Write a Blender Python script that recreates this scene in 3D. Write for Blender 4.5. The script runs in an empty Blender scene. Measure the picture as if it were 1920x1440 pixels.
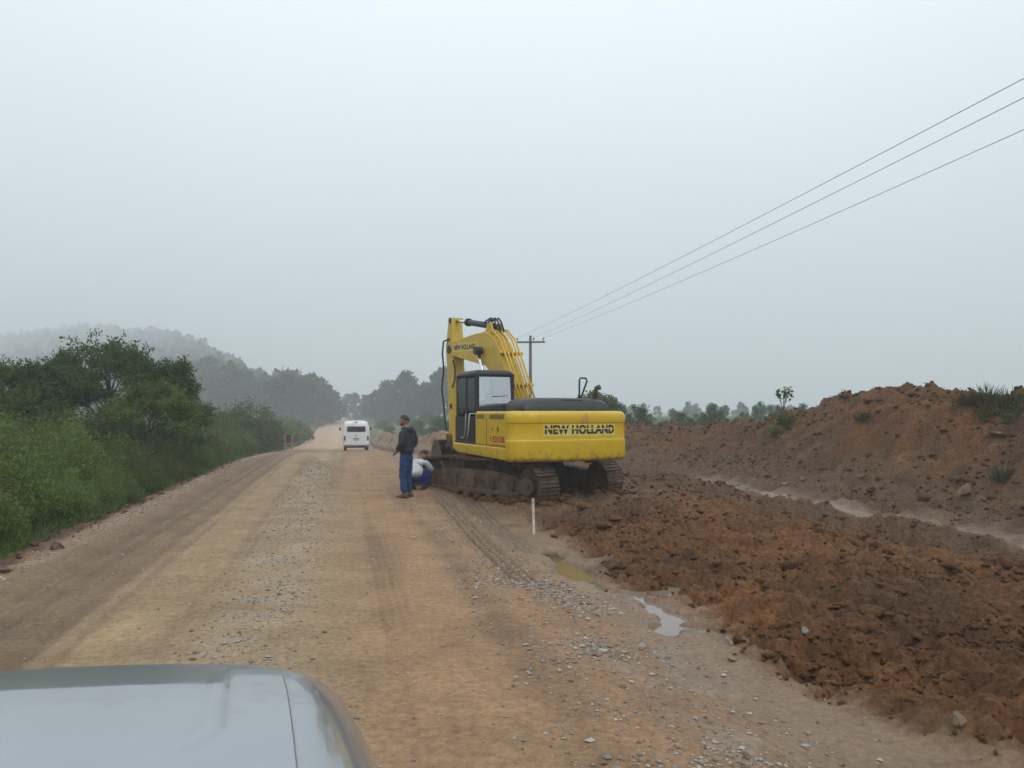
import bpy, bmesh, math, random
import numpy as np
from mathutils import Vector, Matrix

R = math.radians
random.seed(7)
rng = np.random.RandomState(11)
scene = bpy.context.scene
COL = scene.collection

# ------------------------------------------------------------------ camera
F_PX, VH, CAM_H = 1450.0, 770.0, 1.87          # focal length and horizon row on the 1920 x 1440 photograph
cam_d = bpy.data.cameras.new('camera')
cam_d.sensor_width = 36.0
cam_d.lens = F_PX / 1920.0 * 36.0
cam_d.shift_y = (VH - 720.0) / 1920.0
cam_d.clip_start, cam_d.clip_end = 0.05, 5000.0
cam = bpy.data.objects.new('camera', cam_d)
COL.objects.link(cam)
cam.location = (0, 0, CAM_H)
cam.rotation_euler = (R(90), 0, 0)
scene.camera = cam

# ------------------------------------------------------------------ world, sun, exposure
SUN_EL, SUN_AZ = R(52), R(150)
world = bpy.data.worlds.new('World')
scene.world = world
world.use_nodes = True
wn, wl = world.node_tree.nodes, world.node_tree.links
wn.clear()
w_out = wn.new('ShaderNodeOutputWorld')
w_mix = wn.new('ShaderNodeMixShader')
w_sky = wn.new('ShaderNodeTexSky')
w_sky.sky_type = 'NISHITA'
w_sky.sun_disc = False
w_sky.sun_elevation = SUN_EL
w_sky.sun_rotation = SUN_AZ
w_bg1 = wn.new('ShaderNodeBackground')
w_bg1.inputs['Strength'].default_value = 0.08
wl.new(w_sky.outputs[0], w_bg1.inputs['Color'])
w_bg2 = wn.new('ShaderNodeBackground')          # the closed cloud deck: brighter overhead than at the rim
w_tc = wn.new('ShaderNodeTexCoord')
w_sep = wn.new('ShaderNodeSeparateXYZ')
wl.new(w_tc.outputs['Generated'], w_sep.inputs[0])
w_ramp = wn.new('ShaderNodeValToRGB')
w_ramp.color_ramp.elements[0].position = 0.0
w_ramp.color_ramp.elements[0].color = (0.525, 0.62, 0.69, 1)
w_ramp.color_ramp.elements[1].position = 0.62
w_ramp.color_ramp.elements[1].color = (1.23, 1.33, 1.41, 1)
w_nz = wn.new('ShaderNodeTexNoise')
w_nz.inputs['Scale'].default_value = 1.4
w_nz.inputs['Detail'].default_value = 3.0
wl.new(w_tc.outputs['Generated'], w_nz.inputs['Vector'])
w_ma = wn.new('ShaderNodeMath')
w_ma.operation = 'MULTIPLY_ADD'
w_ma.inputs[1].default_value = 0.24
wl.new(w_nz.outputs[0], w_ma.inputs[0])
wl.new(w_sep.outputs['Z'], w_ma.inputs[2])
wl.new(w_ma.outputs[0], w_ramp.inputs[0])
wl.new(w_ramp.outputs[0], w_bg2.inputs['Color'])
w_bg2.inputs['Strength'].default_value = 1.0
w_mix.inputs[0].default_value = 0.92
wl.new(w_bg1.outputs[0], w_mix.inputs[1])
wl.new(w_bg2.outputs[0], w_mix.inputs[2])
wl.new(w_mix.outputs[0], w_out.inputs['Surface'])

sun_d = bpy.data.lights.new('sun', 'SUN')
sun_d.energy = 1.0
sun_d.angle = R(30)
sun_d.color = (1.0, 0.93, 0.84)
sun = bpy.data.objects.new('sun', sun_d)
COL.objects.link(sun)
sd = Vector((math.cos(SUN_EL) * math.sin(SUN_AZ), math.cos(SUN_EL) * math.cos(SUN_AZ), math.sin(SUN_EL)))
sun.rotation_euler = sd.to_track_quat('Z', 'Y').to_euler()
sun.location = (0, 0, 300)

scene.view_settings.view_transform = 'Standard'
scene.view_settings.look = 'None'
scene.view_settings.exposure = 0.0
scene.view_settings.gamma = 1.0
scene.render.engine = 'CYCLES'
cy = scene.cycles
cy.use_denoising = True
cy.max_bounces = 6
cy.diffuse_bounces = 3
cy.glossy_bounces = 3
cy.transmission_bounces = 4
cy.volume_bounces = 3
cy.transparent_max_bounces = 8
cy.filter_width = 1.5
cy.caustics_reflective = cy.caustics_refractive = False

# ------------------------------------------------------------------ helpers
def tag(o, label=None, cat=None, group=None, kind=None):
    if label: o['label'] = label
    if cat: o['category'] = cat
    if group: o['group'] = group
    if kind: o['kind'] = kind
    return o

def link(name, data, parent=None, loc=None, rot=None):
    o = bpy.data.objects.new(name, data)
    COL.objects.link(o)
    if parent is not None: o.parent = parent
    if loc is not None: o.location = loc
    if rot is not None: o.rotation_euler = rot
    return o

def empty(name, loc=(0, 0, 0), rz=0.0, label=None, cat=None, group=None):
    o = link(name, None, None, loc, (0, 0, rz))
    o.empty_display_size = 0.2
    return tag(o, label, cat, group)

def mesh_np(name, V, Fc, mat=None, smooth=False):
    V = np.asarray(V, np.float32); Fc = np.asarray(Fc, np.int32)
    me = bpy.data.meshes.new(name)
    n, k = Fc.shape
    me.vertices.add(len(V)); me.vertices.foreach_set('co', V.ravel())
    me.loops.add(n * k); me.loops.foreach_set('vertex_index', Fc.ravel())
    me.polygons.add(n)
    me.polygons.foreach_set('loop_start', np.arange(0, n * k, k, dtype=np.int32))
    me.polygons.foreach_set('loop_total', np.full(n, k, np.int32))
    me.polygons.foreach_set('use_smooth', np.full(n, smooth, bool))
    me.update(calc_edges=True)
    if mat: me.materials.append(mat)
    return me

def color_attr(me, name, arr):
    a = me.color_attributes.new(name, 'FLOAT_COLOR', 'POINT')
    out = np.ones((len(arr), 4), np.float32)
    out[:, :arr.shape[1]] = arr
    a.data.foreach_set('color', out.ravel())

class MB:
    """collects simple solids and links them as one mesh"""
    def __init__(self):
        self.v, self.f = [], []
    def add(self, vs, fs):
        b = len(self.v)
        self.v += [tuple(p) for p in vs]
        self.f += [tuple(i + b for i in q) for q in fs]
        return self
    def box(self, c, s, rot=None):
        m = Matrix.Identity(3) if rot is None else rot
        vs = []
        for dz in (-1, 1):
            for dx, dy in ((-1, -1), (1, -1), (1, 1), (-1, 1)):
                vs.append(Vector(c) + m @ Vector((dx * s[0] / 2, dy * s[1] / 2, dz * s[2] / 2)))
        return self.add(vs, [(3, 2, 1, 0), (4, 5, 6, 7), (0, 1, 5, 4), (1, 2, 6, 5), (2, 3, 7, 6), (3, 0, 4, 7)])
    def cyl(self, p0, p1, r0, r1=None, n=12, caps=True):
        r1 = r0 if r1 is None else r1
        p0, p1 = Vector(p0), Vector(p1)
        d = (p1 - p0).normalized()
        a = d.orthogonal().normalized(); b = d.cross(a)
        vs = []
        for p, r in ((p0, r0), (p1, r1)):
            for i in range(n):
                t = 2 * math.pi * i / n
                vs.append(p + (a * math.cos(t) + b * math.sin(t)) * r)
        fs = [(i, (i + 1) % n, n + (i + 1) % n, n + i) for i in range(n)]
        if caps: fs += [tuple(range(n - 1, -1, -1)), tuple(range(n, 2 * n))]
        return self.add(vs, fs)
    def tube(self, pts, r, n=8):
        pts = [Vector(p) for p in pts]
        rr = r if isinstance(r, (list, tuple)) else [r] * len(pts)
        vs = []; a = None
        for i, p in enumerate(pts):
            d = (pts[min(i + 1, len(pts) - 1)] - pts[max(i - 1, 0)]).normalized()
            a = d.orthogonal().normalized() if a is None else (a - d * a.dot(d)).normalized()
            b = d.cross(a)
            for k in range(n):
                t = 2 * math.pi * k / n
                vs.append(p + (a * math.cos(t) + b * math.sin(t)) * rr[i])
        fs = []
        for i in range(len(pts) - 1):
            for k in range(n):
                fs.append((i * n + k, i * n + (k + 1) % n, (i + 1) * n + (k + 1) % n, (i + 1) * n + k))
        fs += [tuple(range(n - 1, -1, -1)), tuple(range((len(pts) - 1) * n, len(pts) * n))]
        return self.add(vs, fs)
    def prism_y(self, prof, y0, y1):
        """profile in X,Z pushed from y0 to y1"""
        n = len(prof)
        vs = [(x, y0, z) for x, z in prof] + [(x, y1, z) for x, z in prof]
        fs = [(i, (i + 1) % n, n + (i + 1) % n, n + i) for i in range(n)]
        return self.add(vs, fs + [tuple(range(n - 1, -1, -1)), tuple(range(n, 2 * n))])
    def loft(self, rings, cap=True):
        n = len(rings[0]); vs = [p for r in rings for p in r]
        fs = []
        for i in range(len(rings) - 1):
            for k in range(n):
                fs.append((i * n + k, i * n + (k + 1) % n, (i + 1) * n + (k + 1) % n, (i + 1) * n + k))
        if cap: fs += [tuple(range(n - 1, -1, -1)), tuple(range((len(rings) - 1) * n, len(rings) * n))]
        return self.add(vs, fs)
    def mesh(self, name, mat, smooth=False):
        me = bpy.data.meshes.new(name)
        me.from_pydata(self.v, [], self.f)
        bm = bmesh.new(); bm.from_mesh(me)
        bmesh.ops.recalc_face_normals(bm, faces=bm.faces)
        bm.to_mesh(me); bm.free()
        if smooth:
            me.polygons.foreach_set('use_smooth', [True] * len(me.polygons))
        me.materials.append(mat)
        return me
    def build(self, name, mat, parent=None, smooth=False, bevel=0.0, seg=2, auto=None):
        o = link(name, self.mesh(name, mat, smooth), parent)
        if bevel:
            b = o.modifiers.new('bevel', 'BEVEL'); b.width = bevel; b.segments = seg
            b.limit_method = 'ANGLE'; b.angle_limit = R(35)
            o.data.polygons.foreach_set('use_smooth', [True] * len(o.data.polygons))
            w = o.modifiers.new('wn', 'WEIGHTED_NORMAL'); w.keep_sharp = False
        return o

def copy_tree(o, parent=None):
    c = o.copy(); COL.objects.link(c)
    if parent is not None: c.parent = parent
    for ch in list(o.children): copy_tree(ch, c)
    return c

# value noise, fractal noise and cellular lumps
_TAB = [np.random.RandomState(100 + i).rand(256, 256) for i in range(6)]
def vnoise(x, y, sd_=0):
    T = _TAB[sd_ % 6]
    xi = np.floor(x).astype(int); yi = np.floor(y).astype(int)
    fx = x - xi; fy = y - yi
    fx = fx * fx * (3 - 2 * fx); fy = fy * fy * (3 - 2 * fy)
    a, b = xi & 255, (xi + 1) & 255; c, d = yi & 255, (yi + 1) & 255
    return (T[a, c] * (1 - fx) + T[b, c] * fx) * (1 - fy) + (T[a, d] * (1 - fx) + T[b, d] * fx) * fy
def fbm(x, y, octv=4, sd_=0, gain=0.5):
    s = 0; a = 1; tot = 0
    for i in range(octv):
        s = s + a * (vnoise(x + 17.3 * i, y - 9.1 * i, sd_ + i) - 0.5); tot += a
        x, y = (x * 0.8 - y * 0.6) * 2.03, (x * 0.6 + y * 0.8) * 2.03
        a *= gain
    return s / tot * 2
def lumps(x, y, sd_=0):
    T1, T2, T3 = _TAB[sd_ % 6], _TAB[(sd_ + 1) % 6], _TAB[(sd_ + 2) % 6]
    xi = np.floor(x).astype(int); yi = np.floor(y).astype(int)
    out = np.zeros_like(x)
    for i in (-1, 0, 1):
        for j in (-1, 0, 1):
            a, b = (xi + i) & 255, (yi + j) & 255
            dx = xi + i + T1[a, b] - x; dy = yi + j + T2[a, b] - y
            rad = 0.35 + 0.5 * T3[a, b]
            out = np.maximum(out, rad * np.sqrt(np.clip(1 - (dx * dx + dy * dy) / rad ** 2, 0, 1)))
    return out
def sstep(a, b, x):
    t = np.clip((x - a) / (b - a), 0, 1)
    return t * t * (3 - 2 * t)

# ------------------------------------------------------------------ materials
def nodes_of(name):
    m = bpy.data.materials.new(name); m.use_nodes = True
    nt = m.node_tree
    return m, nt.nodes, nt.links, nt.nodes['Principled BSDF']

def simple(name, col, rough=0.6, metal=0.0, var=0.12, scale=6.0, bump=0.0, bscale=60.0, coat=0.0, dirt=None, dirt_amt=0.0, spec=0.5):
    m, n, l, p = nodes_of(name)
    tc = n.new('ShaderNodeTexCoord')
    nz = n.new('ShaderNodeTexNoise'); nz.inputs['Scale'].default_value = scale; nz.inputs['Detail'].default_value = 5
    l.new(tc.outputs['Object'], nz.inputs['Vector'])
    rp = n.new('ShaderNodeValToRGB')
    c = Vector(col)
    rp.color_ramp.elements[0].position = 0.3; rp.color_ramp.elements[0].color = (*(c * (1 - var)), 1)
    rp.color_ramp.elements[1].position = 0.7; rp.color_ramp.elements[1].color = (*[min(1, q) for q in c * (1 + var)], 1)
    l.new(nz.outputs[0], rp.inputs[0])
    src = rp.outputs[0]
    if dirt is not None:
        n2 = n.new('ShaderNodeTexNoise'); n2.inputs['Scale'].default_value = scale * 0.55; n2.inputs['Detail'].default_value = 8
        n2.inputs['Roughness'].default_value = 0.7
        l.new(tc.outputs['Object'], n2.inputs['Vector'])
        r2 = n.new('ShaderNodeValToRGB')
        r2.color_ramp.elements[0].position = 0.62 - dirt_amt * 0.35; r2.color_ramp.elements[0].color = (0, 0, 0, 1)
        r2.color_ramp.elements[1].position = 0.78 - dirt_amt * 0.25; r2.color_ramp.elements[1].color = (1, 1, 1, 1)
        l.new(n2.outputs[0], r2.inputs[0])
        mx = n.new('ShaderNodeMix'); mx.data_type = 'RGBA'
        l.new(r2.outputs[0], mx.inputs[0]); l.new(src, mx.inputs[6]); mx.inputs[7].default_value = (*dirt, 1)
        src = mx.outputs[2]
    l.new(src, p.inputs['Base Color'])
    p.inputs['Roughness'].default_value = rough; p.inputs['Metallic'].default_value = metal
    p.inputs['Specular IOR Level'].default_value = spec
    if coat: p.inputs['Coat Weight'].default_value = coat; p.inputs['Coat Roughness'].default_value = 0.05
    if bump:
        nb = n.new('ShaderNodeTexNoise'); nb.inputs['Scale'].default_value = bscale; nb.inputs['Detail'].default_value = 6
        l.new(tc.outputs['Object'], nb.inputs['Vector'])
        bp = n.new('ShaderNodeBump'); bp.inputs['Strength'].default_value = bump; bp.inputs['Distance'].default_value = 0.03
        l.new(nb.outputs[0], bp.inputs['Height']); l.new(bp.outputs[0], p.inputs['Normal'])
    return m

def soil_material(name, fine=26.0, bump=0.6, dist=0.05):
    """colour and wetness come per vertex; the nodes add grain, grit and relief"""
    m, n, l, p = nodes_of(name)
    at = n.new('ShaderNodeAttribute'); at.attribute_name = 'col'
    wt0 = n.new('ShaderNodeAttribute'); wt0.attribute_name = 'wet'
    wt = n.new('ShaderNodeSeparateColor'); l.new(wt0.outputs['Color'], wt.inputs[0])
    tc = n.new('ShaderNodeTexCoord')
    a = n.new('ShaderNodeTexNoise'); a.inputs['Scale'].default_value = fine; a.inputs['Detail'].default_value = 7; a.inputs['Roughness'].default_value = 0.65
    b = n.new('ShaderNodeTexNoise'); b.inputs['Scale'].default_value = 1.3; b.inputs['Detail'].default_value = 6; b.inputs['Roughness'].default_value = 0.6
    l.new(tc.outputs['Object'], a.inputs['Vector']); l.new(tc.outputs['Object'], b.inputs['Vector'])
    ra = n.new('ShaderNodeMapRange'); ra.inputs[1].default_value = 0.28; ra.inputs[2].default_value = 0.72; ra.inputs[3].default_value = 0.62; ra.inputs[4].default_value = 1.38
    lo = n.new('ShaderNodeMapRange'); lo.inputs[3].default_value = 0.75; lo.inputs[4].default_value = 0.38
    hi = n.new('ShaderNodeMapRange'); hi.inputs[3].default_value = 1.25; hi.inputs[4].default_value = 1.75
    l.new(wt.outputs[1], lo.inputs[0]); l.new(wt.outputs[1], hi.inputs[0]); l.new(lo.outputs[0], ra.inputs[3]); l.new(hi.outputs[0], ra.inputs[4])
    rb = n.new('ShaderNodeMapRange'); rb.inputs[1].default_value = 0.3; rb.inputs[2].default_value = 0.7; rb.inputs[3].default_value = 0.8; rb.inputs[4].default_value = 1.2
    l.new(a.outputs[0], ra.inputs[0]); l.new(b.outputs[0], rb.inputs[0])
    mu = n.new('ShaderNodeMath'); mu.operation = 'MULTIPLY'
    l.new(ra.outputs[0], mu.inputs[0]); l.new(rb.outputs[0], mu.inputs[1])
    sc = n.new('ShaderNodeVectorMath'); sc.operation = 'SCALE'
    l.new(at.outputs['Color'], sc.inputs[0]); l.new(mu.outputs[0], sc.inputs['Scale'])
    l.new(sc.outputs[0], p.inputs['Base Color'])
    rr = n.new('ShaderNodeMapRange'); rr.inputs[3].default_value = 0.95; rr.inputs[4].default_value = 0.28
    l.new(wt.outputs[0], rr.inputs[0]); l.new(rr.outputs[0], p.inputs['Roughness'])
    p.inputs['Specular IOR Level'].default_value = 0.35
    c = n.new('ShaderNodeTexNoise'); c.inputs['Scale'].default_value = fine * 0.8; c.inputs['Detail'].default_value = 8; c.inputs['Roughness'].default_value = 0.7
    l.new(tc.outputs['Object'], c.inputs['Vector'])
    bp = n.new('ShaderNodeBump'); bp.inputs['Distance'].default_value = dist
    bs = n.new('ShaderNodeMapRange'); bs.inputs[3].default_value = bump * 0.12; bs.inputs[4].default_value = bump
    l.new(wt.outputs[1], bs.inputs[0]); l.new(bs.outputs[0], bp.inputs['Strength'])
    l.new(c.outputs[0], bp.inputs['Height']); l.new(bp.outputs[0], p.inputs['Normal'])
    return m

def island_material(name, cols, rough=0.8, trans=0.0, spec=0.3, objvar=0.0, bump=0.0):
    """each leaf, pebble or clod picks its own tone"""
    m, n, l, p = nodes_of(name)
    g = n.new('ShaderNodeNewGeometry')
    rp = n.new('ShaderNodeValToRGB')
    while len(rp.color_ramp.elements) < len(cols): rp.color_ramp.elements.new(0.5)
    for i, c in enumerate(cols):
        rp.color_ramp.elements[i].position = i / max(1, len(cols) - 1); rp.color_ramp.elements[i].color = (*c, 1)
    l.new(g.outputs['Random Per Island'], rp.inputs[0])
    src = rp.outputs[0]
    if objvar:
        oi = n.new('ShaderNodeObjectInfo')
        hs = n.new('ShaderNodeHueSaturation')
        mr = n.new('ShaderNodeMapRange'); mr.inputs[3].default_value = 1 - objvar; mr.inputs[4].default_value = 1 + objvar
        mh = n.new('ShaderNodeMapRange'); mh.inputs[3].default_value = 0.5 - objvar * 0.06; mh.inputs[4].default_value = 0.5 + objvar * 0.05
        l.new(oi.outputs['Random'], mr.inputs[0]); l.new(mr.outputs[0], hs.inputs['Value'])
        l.new(oi.outputs['Random'], mh.inputs[0]); l.new(mh.outputs[0], hs.inputs['Hue'])
        l.new(src, hs.inputs['Color']); src = hs.outputs[0]
    l.new(src, p.inputs['Base Color'])
    p.inputs['Roughness'].default_value = rough; p.inputs['Specular IOR Level'].default_value = spec
    if bump:
        tc = n.new('ShaderNodeTexCoord'); nb = n.new('ShaderNodeTexNoise'); nb.inputs['Scale'].default_value = 22.0; nb.inputs['Detail'].default_value = 7
        l.new(tc.outputs['Object'], nb.inputs['Vector'])
        bp = n.new('ShaderNodeBump'); bp.inputs['Strength'].default_value = bump; bp.inputs['Distance'].default_value = 0.05
        l.new(nb.outputs[0], bp.inputs['Height']); l.new(bp.outputs[0], p.inputs['Normal'])
    if trans:
        tr = n.new('ShaderNodeBsdfTranslucent'); l.new(src, tr.inputs['Color'])
        mx = n.new('ShaderNodeMixShader'); mx.inputs[0].default_value = trans
        l.new(p.outputs[0], mx.inputs[1]); l.new(tr.outputs[0], mx.inputs[2])
        l.new(mx.outputs[0], n['Material Output'].inputs['Surface'])
    return m

def glass_material(name, tint, gloss=0.12, rough=0.03):
    m, n, l, p = nodes_of(name)
    t = n.new('ShaderNodeBsdfTransparent'); t.inputs[0].default_value = (*tint, 1)
    g = n.new('ShaderNodeBsdfGlossy'); g.inputs['Roughness'].default_value = rough
    lw = n.new('ShaderNodeLayerWeight'); lw.inputs[0].default_value = 0.35
    mr = n.new('ShaderNodeMapRange'); mr.inputs[3].default_value = gloss; mr.inputs[4].default_value = 0.8
    l.new(lw.outputs['Fresnel'], mr.inputs[0])
    mx = n.new('ShaderNodeMixShader')
    l.new(mr.outputs[0], mx.inputs[0]); l.new(t.outputs[0], mx.inputs[1]); l.new(g.outputs[0], mx.inputs[2])
    l.new(mx.outputs[0], n['Material Output'].inputs['Surface'])
    return m

MUD = (0.125, 0.058, 0.028)
M = {
    'soil': soil_material('soil', 20.0, 1.0, 0.05),
    'ground': soil_material('field_ground', 3.0, 0.6, 0.1),
    'yellow': simple('machine_yellow', (0.62, 0.400, 0.006), 0.36, var=0.06, scale=2.5, dirt=(0.30, 0.19, 0.06), dirt_amt=0.12),
    'yellow_worn': simple('boom_yellow', (0.60, 0.390, 0.024), 0.48, var=0.08, scale=3.0, dirt=(0.33, 0.22, 0.08), dirt_amt=0.3),
    'black': simple('machine_black', (0.011, 0.012, 0.016), 0.5, var=0.2, scale=4.0),
    'hood_black': simple('hood_black', (0.020, 0.022, 0.028), 0.45, var=0.15, scale=4.0),
    'steel': simple('track_steel', (0.040, 0.028, 0.020), 0.75, var=0.35, scale=7.0, bump=0.7, bscale=22, dirt=(0.125, 0.072, 0.040), dirt_amt=0.75),
    'frame': simple('muddy_frame', (0.050, 0.030, 0.020), 0.85, var=0.3, scale=6.0, bump=1.0, bscale=10, dirt=(0.150, 0.088, 0.048), dirt_amt=0.7),
    'chrome': simple('chrome_rod', (0.75, 0.76, 0.78), 0.15, 1.0, var=0.03),
    'rubber': simple('rubber', (0.015, 0.015, 0.016), 0.7, var=0.2),
    'brown_vent': simple('vent_brown', (0.16, 0.10, 0.012), 0.7, var=0.2),
    'white_paint': simple('white_paint', (0.68, 0.69, 0.69), 0.35, var=0.03, scale=3.0, dirt=(0.5, 0.42, 0.34), dirt_amt=0.1),
    'decal_white': simple('decal_cream', (0.70, 0.56, 0.12), 0.5, var=0.02),
    'decal_black': simple('decal_black', (0.02, 0.02, 0.02), 0.5, var=0.02),
    'decal_red': simple('decal_red', (0.42, 0.035, 0.02), 0.5, var=0.05),
    'glass_rear': glass_material('clear_glass', (0.95, 1.0, 1.0), 0.45, 0.06),
    'glass_dark': glass_material('dark_glass', (0.10, 0.12, 0.15), 0.05),  # reflection of dark bushes put into the tint of the cab's side panes
    'silver': simple('silver_paint', (0.33, 0.35, 0.375), 0.30, 0.7, var=0.04, scale=3.0, coat=0.8, dirt=(0.24, 0.23, 0.22), dirt_amt=0.10),
    'lens': simple('lamp_lens', (0.55, 0.56, 0.58), 0.1, var=0.03),
    'tail_red': simple('tail_lamp', (0.10, 0.012, 0.010), 0.25, var=0.1),
    'tail_dark': simple('van_glass', (0.018, 0.021, 0.026), 0.12, var=0.1),
    'wood': simple('weathered_wood', (0.17, 0.15, 0.13), 0.85, var=0.25, scale=9.0, bump=0.3),
    'pole': simple('pole_wood', (0.09, 0.085, 0.08), 0.85, var=0.25, scale=9.0, bump=0.3),
    'wire': simple('wire_metal', (0.30, 0.31, 0.32), 0.6, var=0.1),
    'ceramic': simple('insulator', (0.10, 0.07, 0.06), 0.3, var=0.1),
    'stake': simple('stake_white', (0.66, 0.63, 0.57), 0.75, var=0.08, scale=12.0, dirt=(0.30, 0.19, 0.11), dirt_amt=0.5),
    'skin': simple('skin', (0.26, 0.13, 0.085), 0.55, var=0.08, scale=20.0),
    'hair': simple('hair', (0.010, 0.009, 0.008), 0.6, var=0.3, scale=40.0),
    'jacket': simple('jacket_cloth', (0.018, 0.021, 0.033), 0.9, var=0.25, scale=12.0, bump=0.6, bscale=14),
    'jeans': simple('blue_trousers', (0.009, 0.038, 0.125), 0.9, var=0.25, scale=9.0, bump=0.6, bscale=14),
    'shoe': simple('brown_shoe', (0.085, 0.052, 0.03), 0.8, var=0.2),
    'shirt': simple('pale_shirt', (0.50, 0.53, 0.54), 0.9, var=0.1, scale=14.0, bump=0.5, bscale=16),
    'royal': simple('royal_blue_cloth', (0.012, 0.014, 0.20), 0.9, var=0.2, scale=12.0, bump=0.5, bscale=16),
    'rock': simple('pale_rock', (0.17, 0.115, 0.075), 0.85, var=0.3, scale=6.0, bump=0.8, bscale=10),
    'rock_grey': simple('grey_rock', (0.24, 0.21, 0.18), 0.85, var=0.25, scale=9.0, bump=0.8, bscale=14),
    'bark': simple('bark', (0.055, 0.045, 0.036), 0.95, var=0.3, scale=5.0, bump=0.5),
    'stem': simple('twig', (0.06, 0.05, 0.03), 0.9, var=0.3),
    'pebble': island_material('pebbles', [(0.14, 0.10, 0.07), (0.24, 0.19, 0.14), (0.22, 0.20, 0.18), (0.42, 0.39, 0.35), (0.30, 0.27, 0.235)], 0.8),
    'clod': island_material('clods', [(0.060, 0.026, 0.010), (0.112, 0.047, 0.015), (0.080, 0.034, 0.012), (0.128, 0.054, 0.017), (0.078, 0.037, 0.015)], 0.9, spec=0.25, bump=0.9),
    'leaf_shrub': island_material('shrub_leaves', [(0.060, 0.098, 0.018), (0.110, 0.170, 0.030), (0.080, 0.125, 0.024), (0.155, 0.215, 0.042), (0.095, 0.100, 0.034)], 0.75, 0.3, 0.15, 0.30),
    'leaf_pale': island_material('pale_shrub_leaves', [(0.085, 0.140, 0.028), (0.135, 0.205, 0.045), (0.165, 0.225, 0.058), (0.105, 0.130, 0.042)], 0.75, 0.3, 0.15, 0.25),
    'leaf_brown': island_material('seedy_shrub_leaves', [(0.085, 0.095, 0.034), (0.120, 0.100, 0.050), (0.070, 0.100, 0.028), (0.100, 0.080, 0.042)], 0.85, 0.2, 0.1, 0.2),
    'leaf_dark': island_material('tree_leaves', [(0.034, 0.062, 0.015), (0.072, 0.118, 0.024), (0.046, 0.080, 0.020), (0.105, 0.155, 0.036)], 0.75, 0.22, 0.15, 0.15),
    'leaf_far': island_material('forest_leaves', [(0.020, 0.034, 0.013), (0.040, 0.062, 0.020), (0.030, 0.044, 0.018)], 0.85, 0.2, 0.1, 0.3),
    'grass': island_material('grass_blades', [(0.055, 0.110, 0.018), (0.085, 0.150, 0.026), (0.11, 0.135, 0.045), (0.05, 0.085, 0.020)], 0.8, 0.3, 0.15, 0.2),
    'dry_grass': island_material('dry_grass_blades', [(0.10, 0.095, 0.045), (0.06, 0.080, 0.026), (0.14, 0.115, 0.06)], 0.85, 0.25, 0.15, 0.2),
}

def splash(m, z0, z1, col=(0.20, 0.125, 0.065)):
    n, l = m.node_tree.nodes, m.node_tree.links; p = n['Principled BSDF']
    src = p.inputs['Base Color'].links[0].from_socket
    tc = n.new('ShaderNodeTexCoord'); sp = n.new('ShaderNodeSeparateXYZ'); l.new(tc.outputs['Object'], sp.inputs[0])
    mr = n.new('ShaderNodeMapRange'); mr.inputs[1].default_value = z0; mr.inputs[2].default_value = z1; mr.inputs[3].default_value = 0.16; mr.inputs[4].default_value = -0.06
    l.new(sp.outputs['Z'], mr.inputs[0])
    nz = n.new('ShaderNodeTexNoise'); nz.inputs['Scale'].default_value = 9.0; nz.inputs['Detail'].default_value = 9; nz.inputs['Roughness'].default_value = 0.75
    l.new(tc.outputs['Object'], nz.inputs['Vector'])
    ad = n.new('ShaderNodeMath'); ad.operation = 'ADD'; l.new(nz.outputs[0], ad.inputs[0]); l.new(mr.outputs[0], ad.inputs[1])
    r2 = n.new('ShaderNodeMapRange'); r2.inputs[1].default_value = 0.60; r2.inputs[2].default_value = 0.72; r2.inputs[4].default_value = 0.7
    l.new(ad.outputs[0], r2.inputs[0])
    mx = n.new('ShaderNodeMix'); mx.data_type = 'RGBA'; l.new(r2.outputs[0], mx.inputs[0]); l.new(src, mx.inputs[6]); mx.inputs[7].default_value = (*col, 1)
    l.new(mx.outputs[2], p.inputs['Base Color'])
splash(M['yellow'], 1.0, 1.45)
splash(M['white_paint'], 0.3, 1.1, (0.34, 0.24, 0.15))

# ------------------------------------------------------------------ terrain: road frame (s along the road, t to its right)
DX, DY = -0.215, math.sqrt(1 - 0.215 ** 2)
def st_to_xy(s, t): return s * DX + t * DY, s * DY - t * DX
def xy_to_st(x, y): return x * DX + y * DY, x * DY - y * DX
ROAD_L, ROAD_R = -4.3, 1.9
_ps = np.arange(-300, 2200, 1.0)
_pz = np.interp(_ps, [-300, 0, 26, 36, 46, 55, 80, 110, 135, 170, 230, 310, 350, 420, 2200],
                [0, 0, -0.02, -0.16, -0.5, -0.92, -1.9, -2.6, -2.8, -2.45, -1.55, -0.55, -0.75, -2.2, -4])
_pz = np.convolve(np.pad(_pz, 6, mode='edge'), np.hanning(13) / np.hanning(13).sum(), 'valid')
def zroad(s): return np.interp(s, _ps, _pz)
def foot(s): return np.interp(s, [-40, 20, 27, 34, 40, 44, 400], [11.6, 11.6, 10.6, 8.6, 5.6, 4.3, 4.3])
def ridge(s): return np.interp(s, [-40, 4, 10, 14.5, 17.2, 19.6, 21.8, 23.8, 27, 33, 38.7, 45, 60, 100, 400],
                               [1.0, 1.2, 1.5, 1.95, 2.50, 2.60, 2.25, 1.75, 1.42, 1.08, 0.9, 0.65, -0.2, -1.0, -1.0])
def hill(x, y):
    q = np.clip(x / np.maximum(y, 1.0), -3, 3) * F_PX + 960
    hr = np.interp(q, [-2500, -900, 0, 150, 300, 400, 480, 560, 600, 626], [45, 80, 98, 110, 78, 32, 6.0, 2.4, 0.3, 0])
    yr = np.interp(q, [0, 150, 300, 400, 480, 590, 700], [1300, 1250, 980, 620, 360, 235, 235])
    return hr * sstep(0, 1, (y - 165) / (yr - 165)) * (y > 1)

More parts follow.
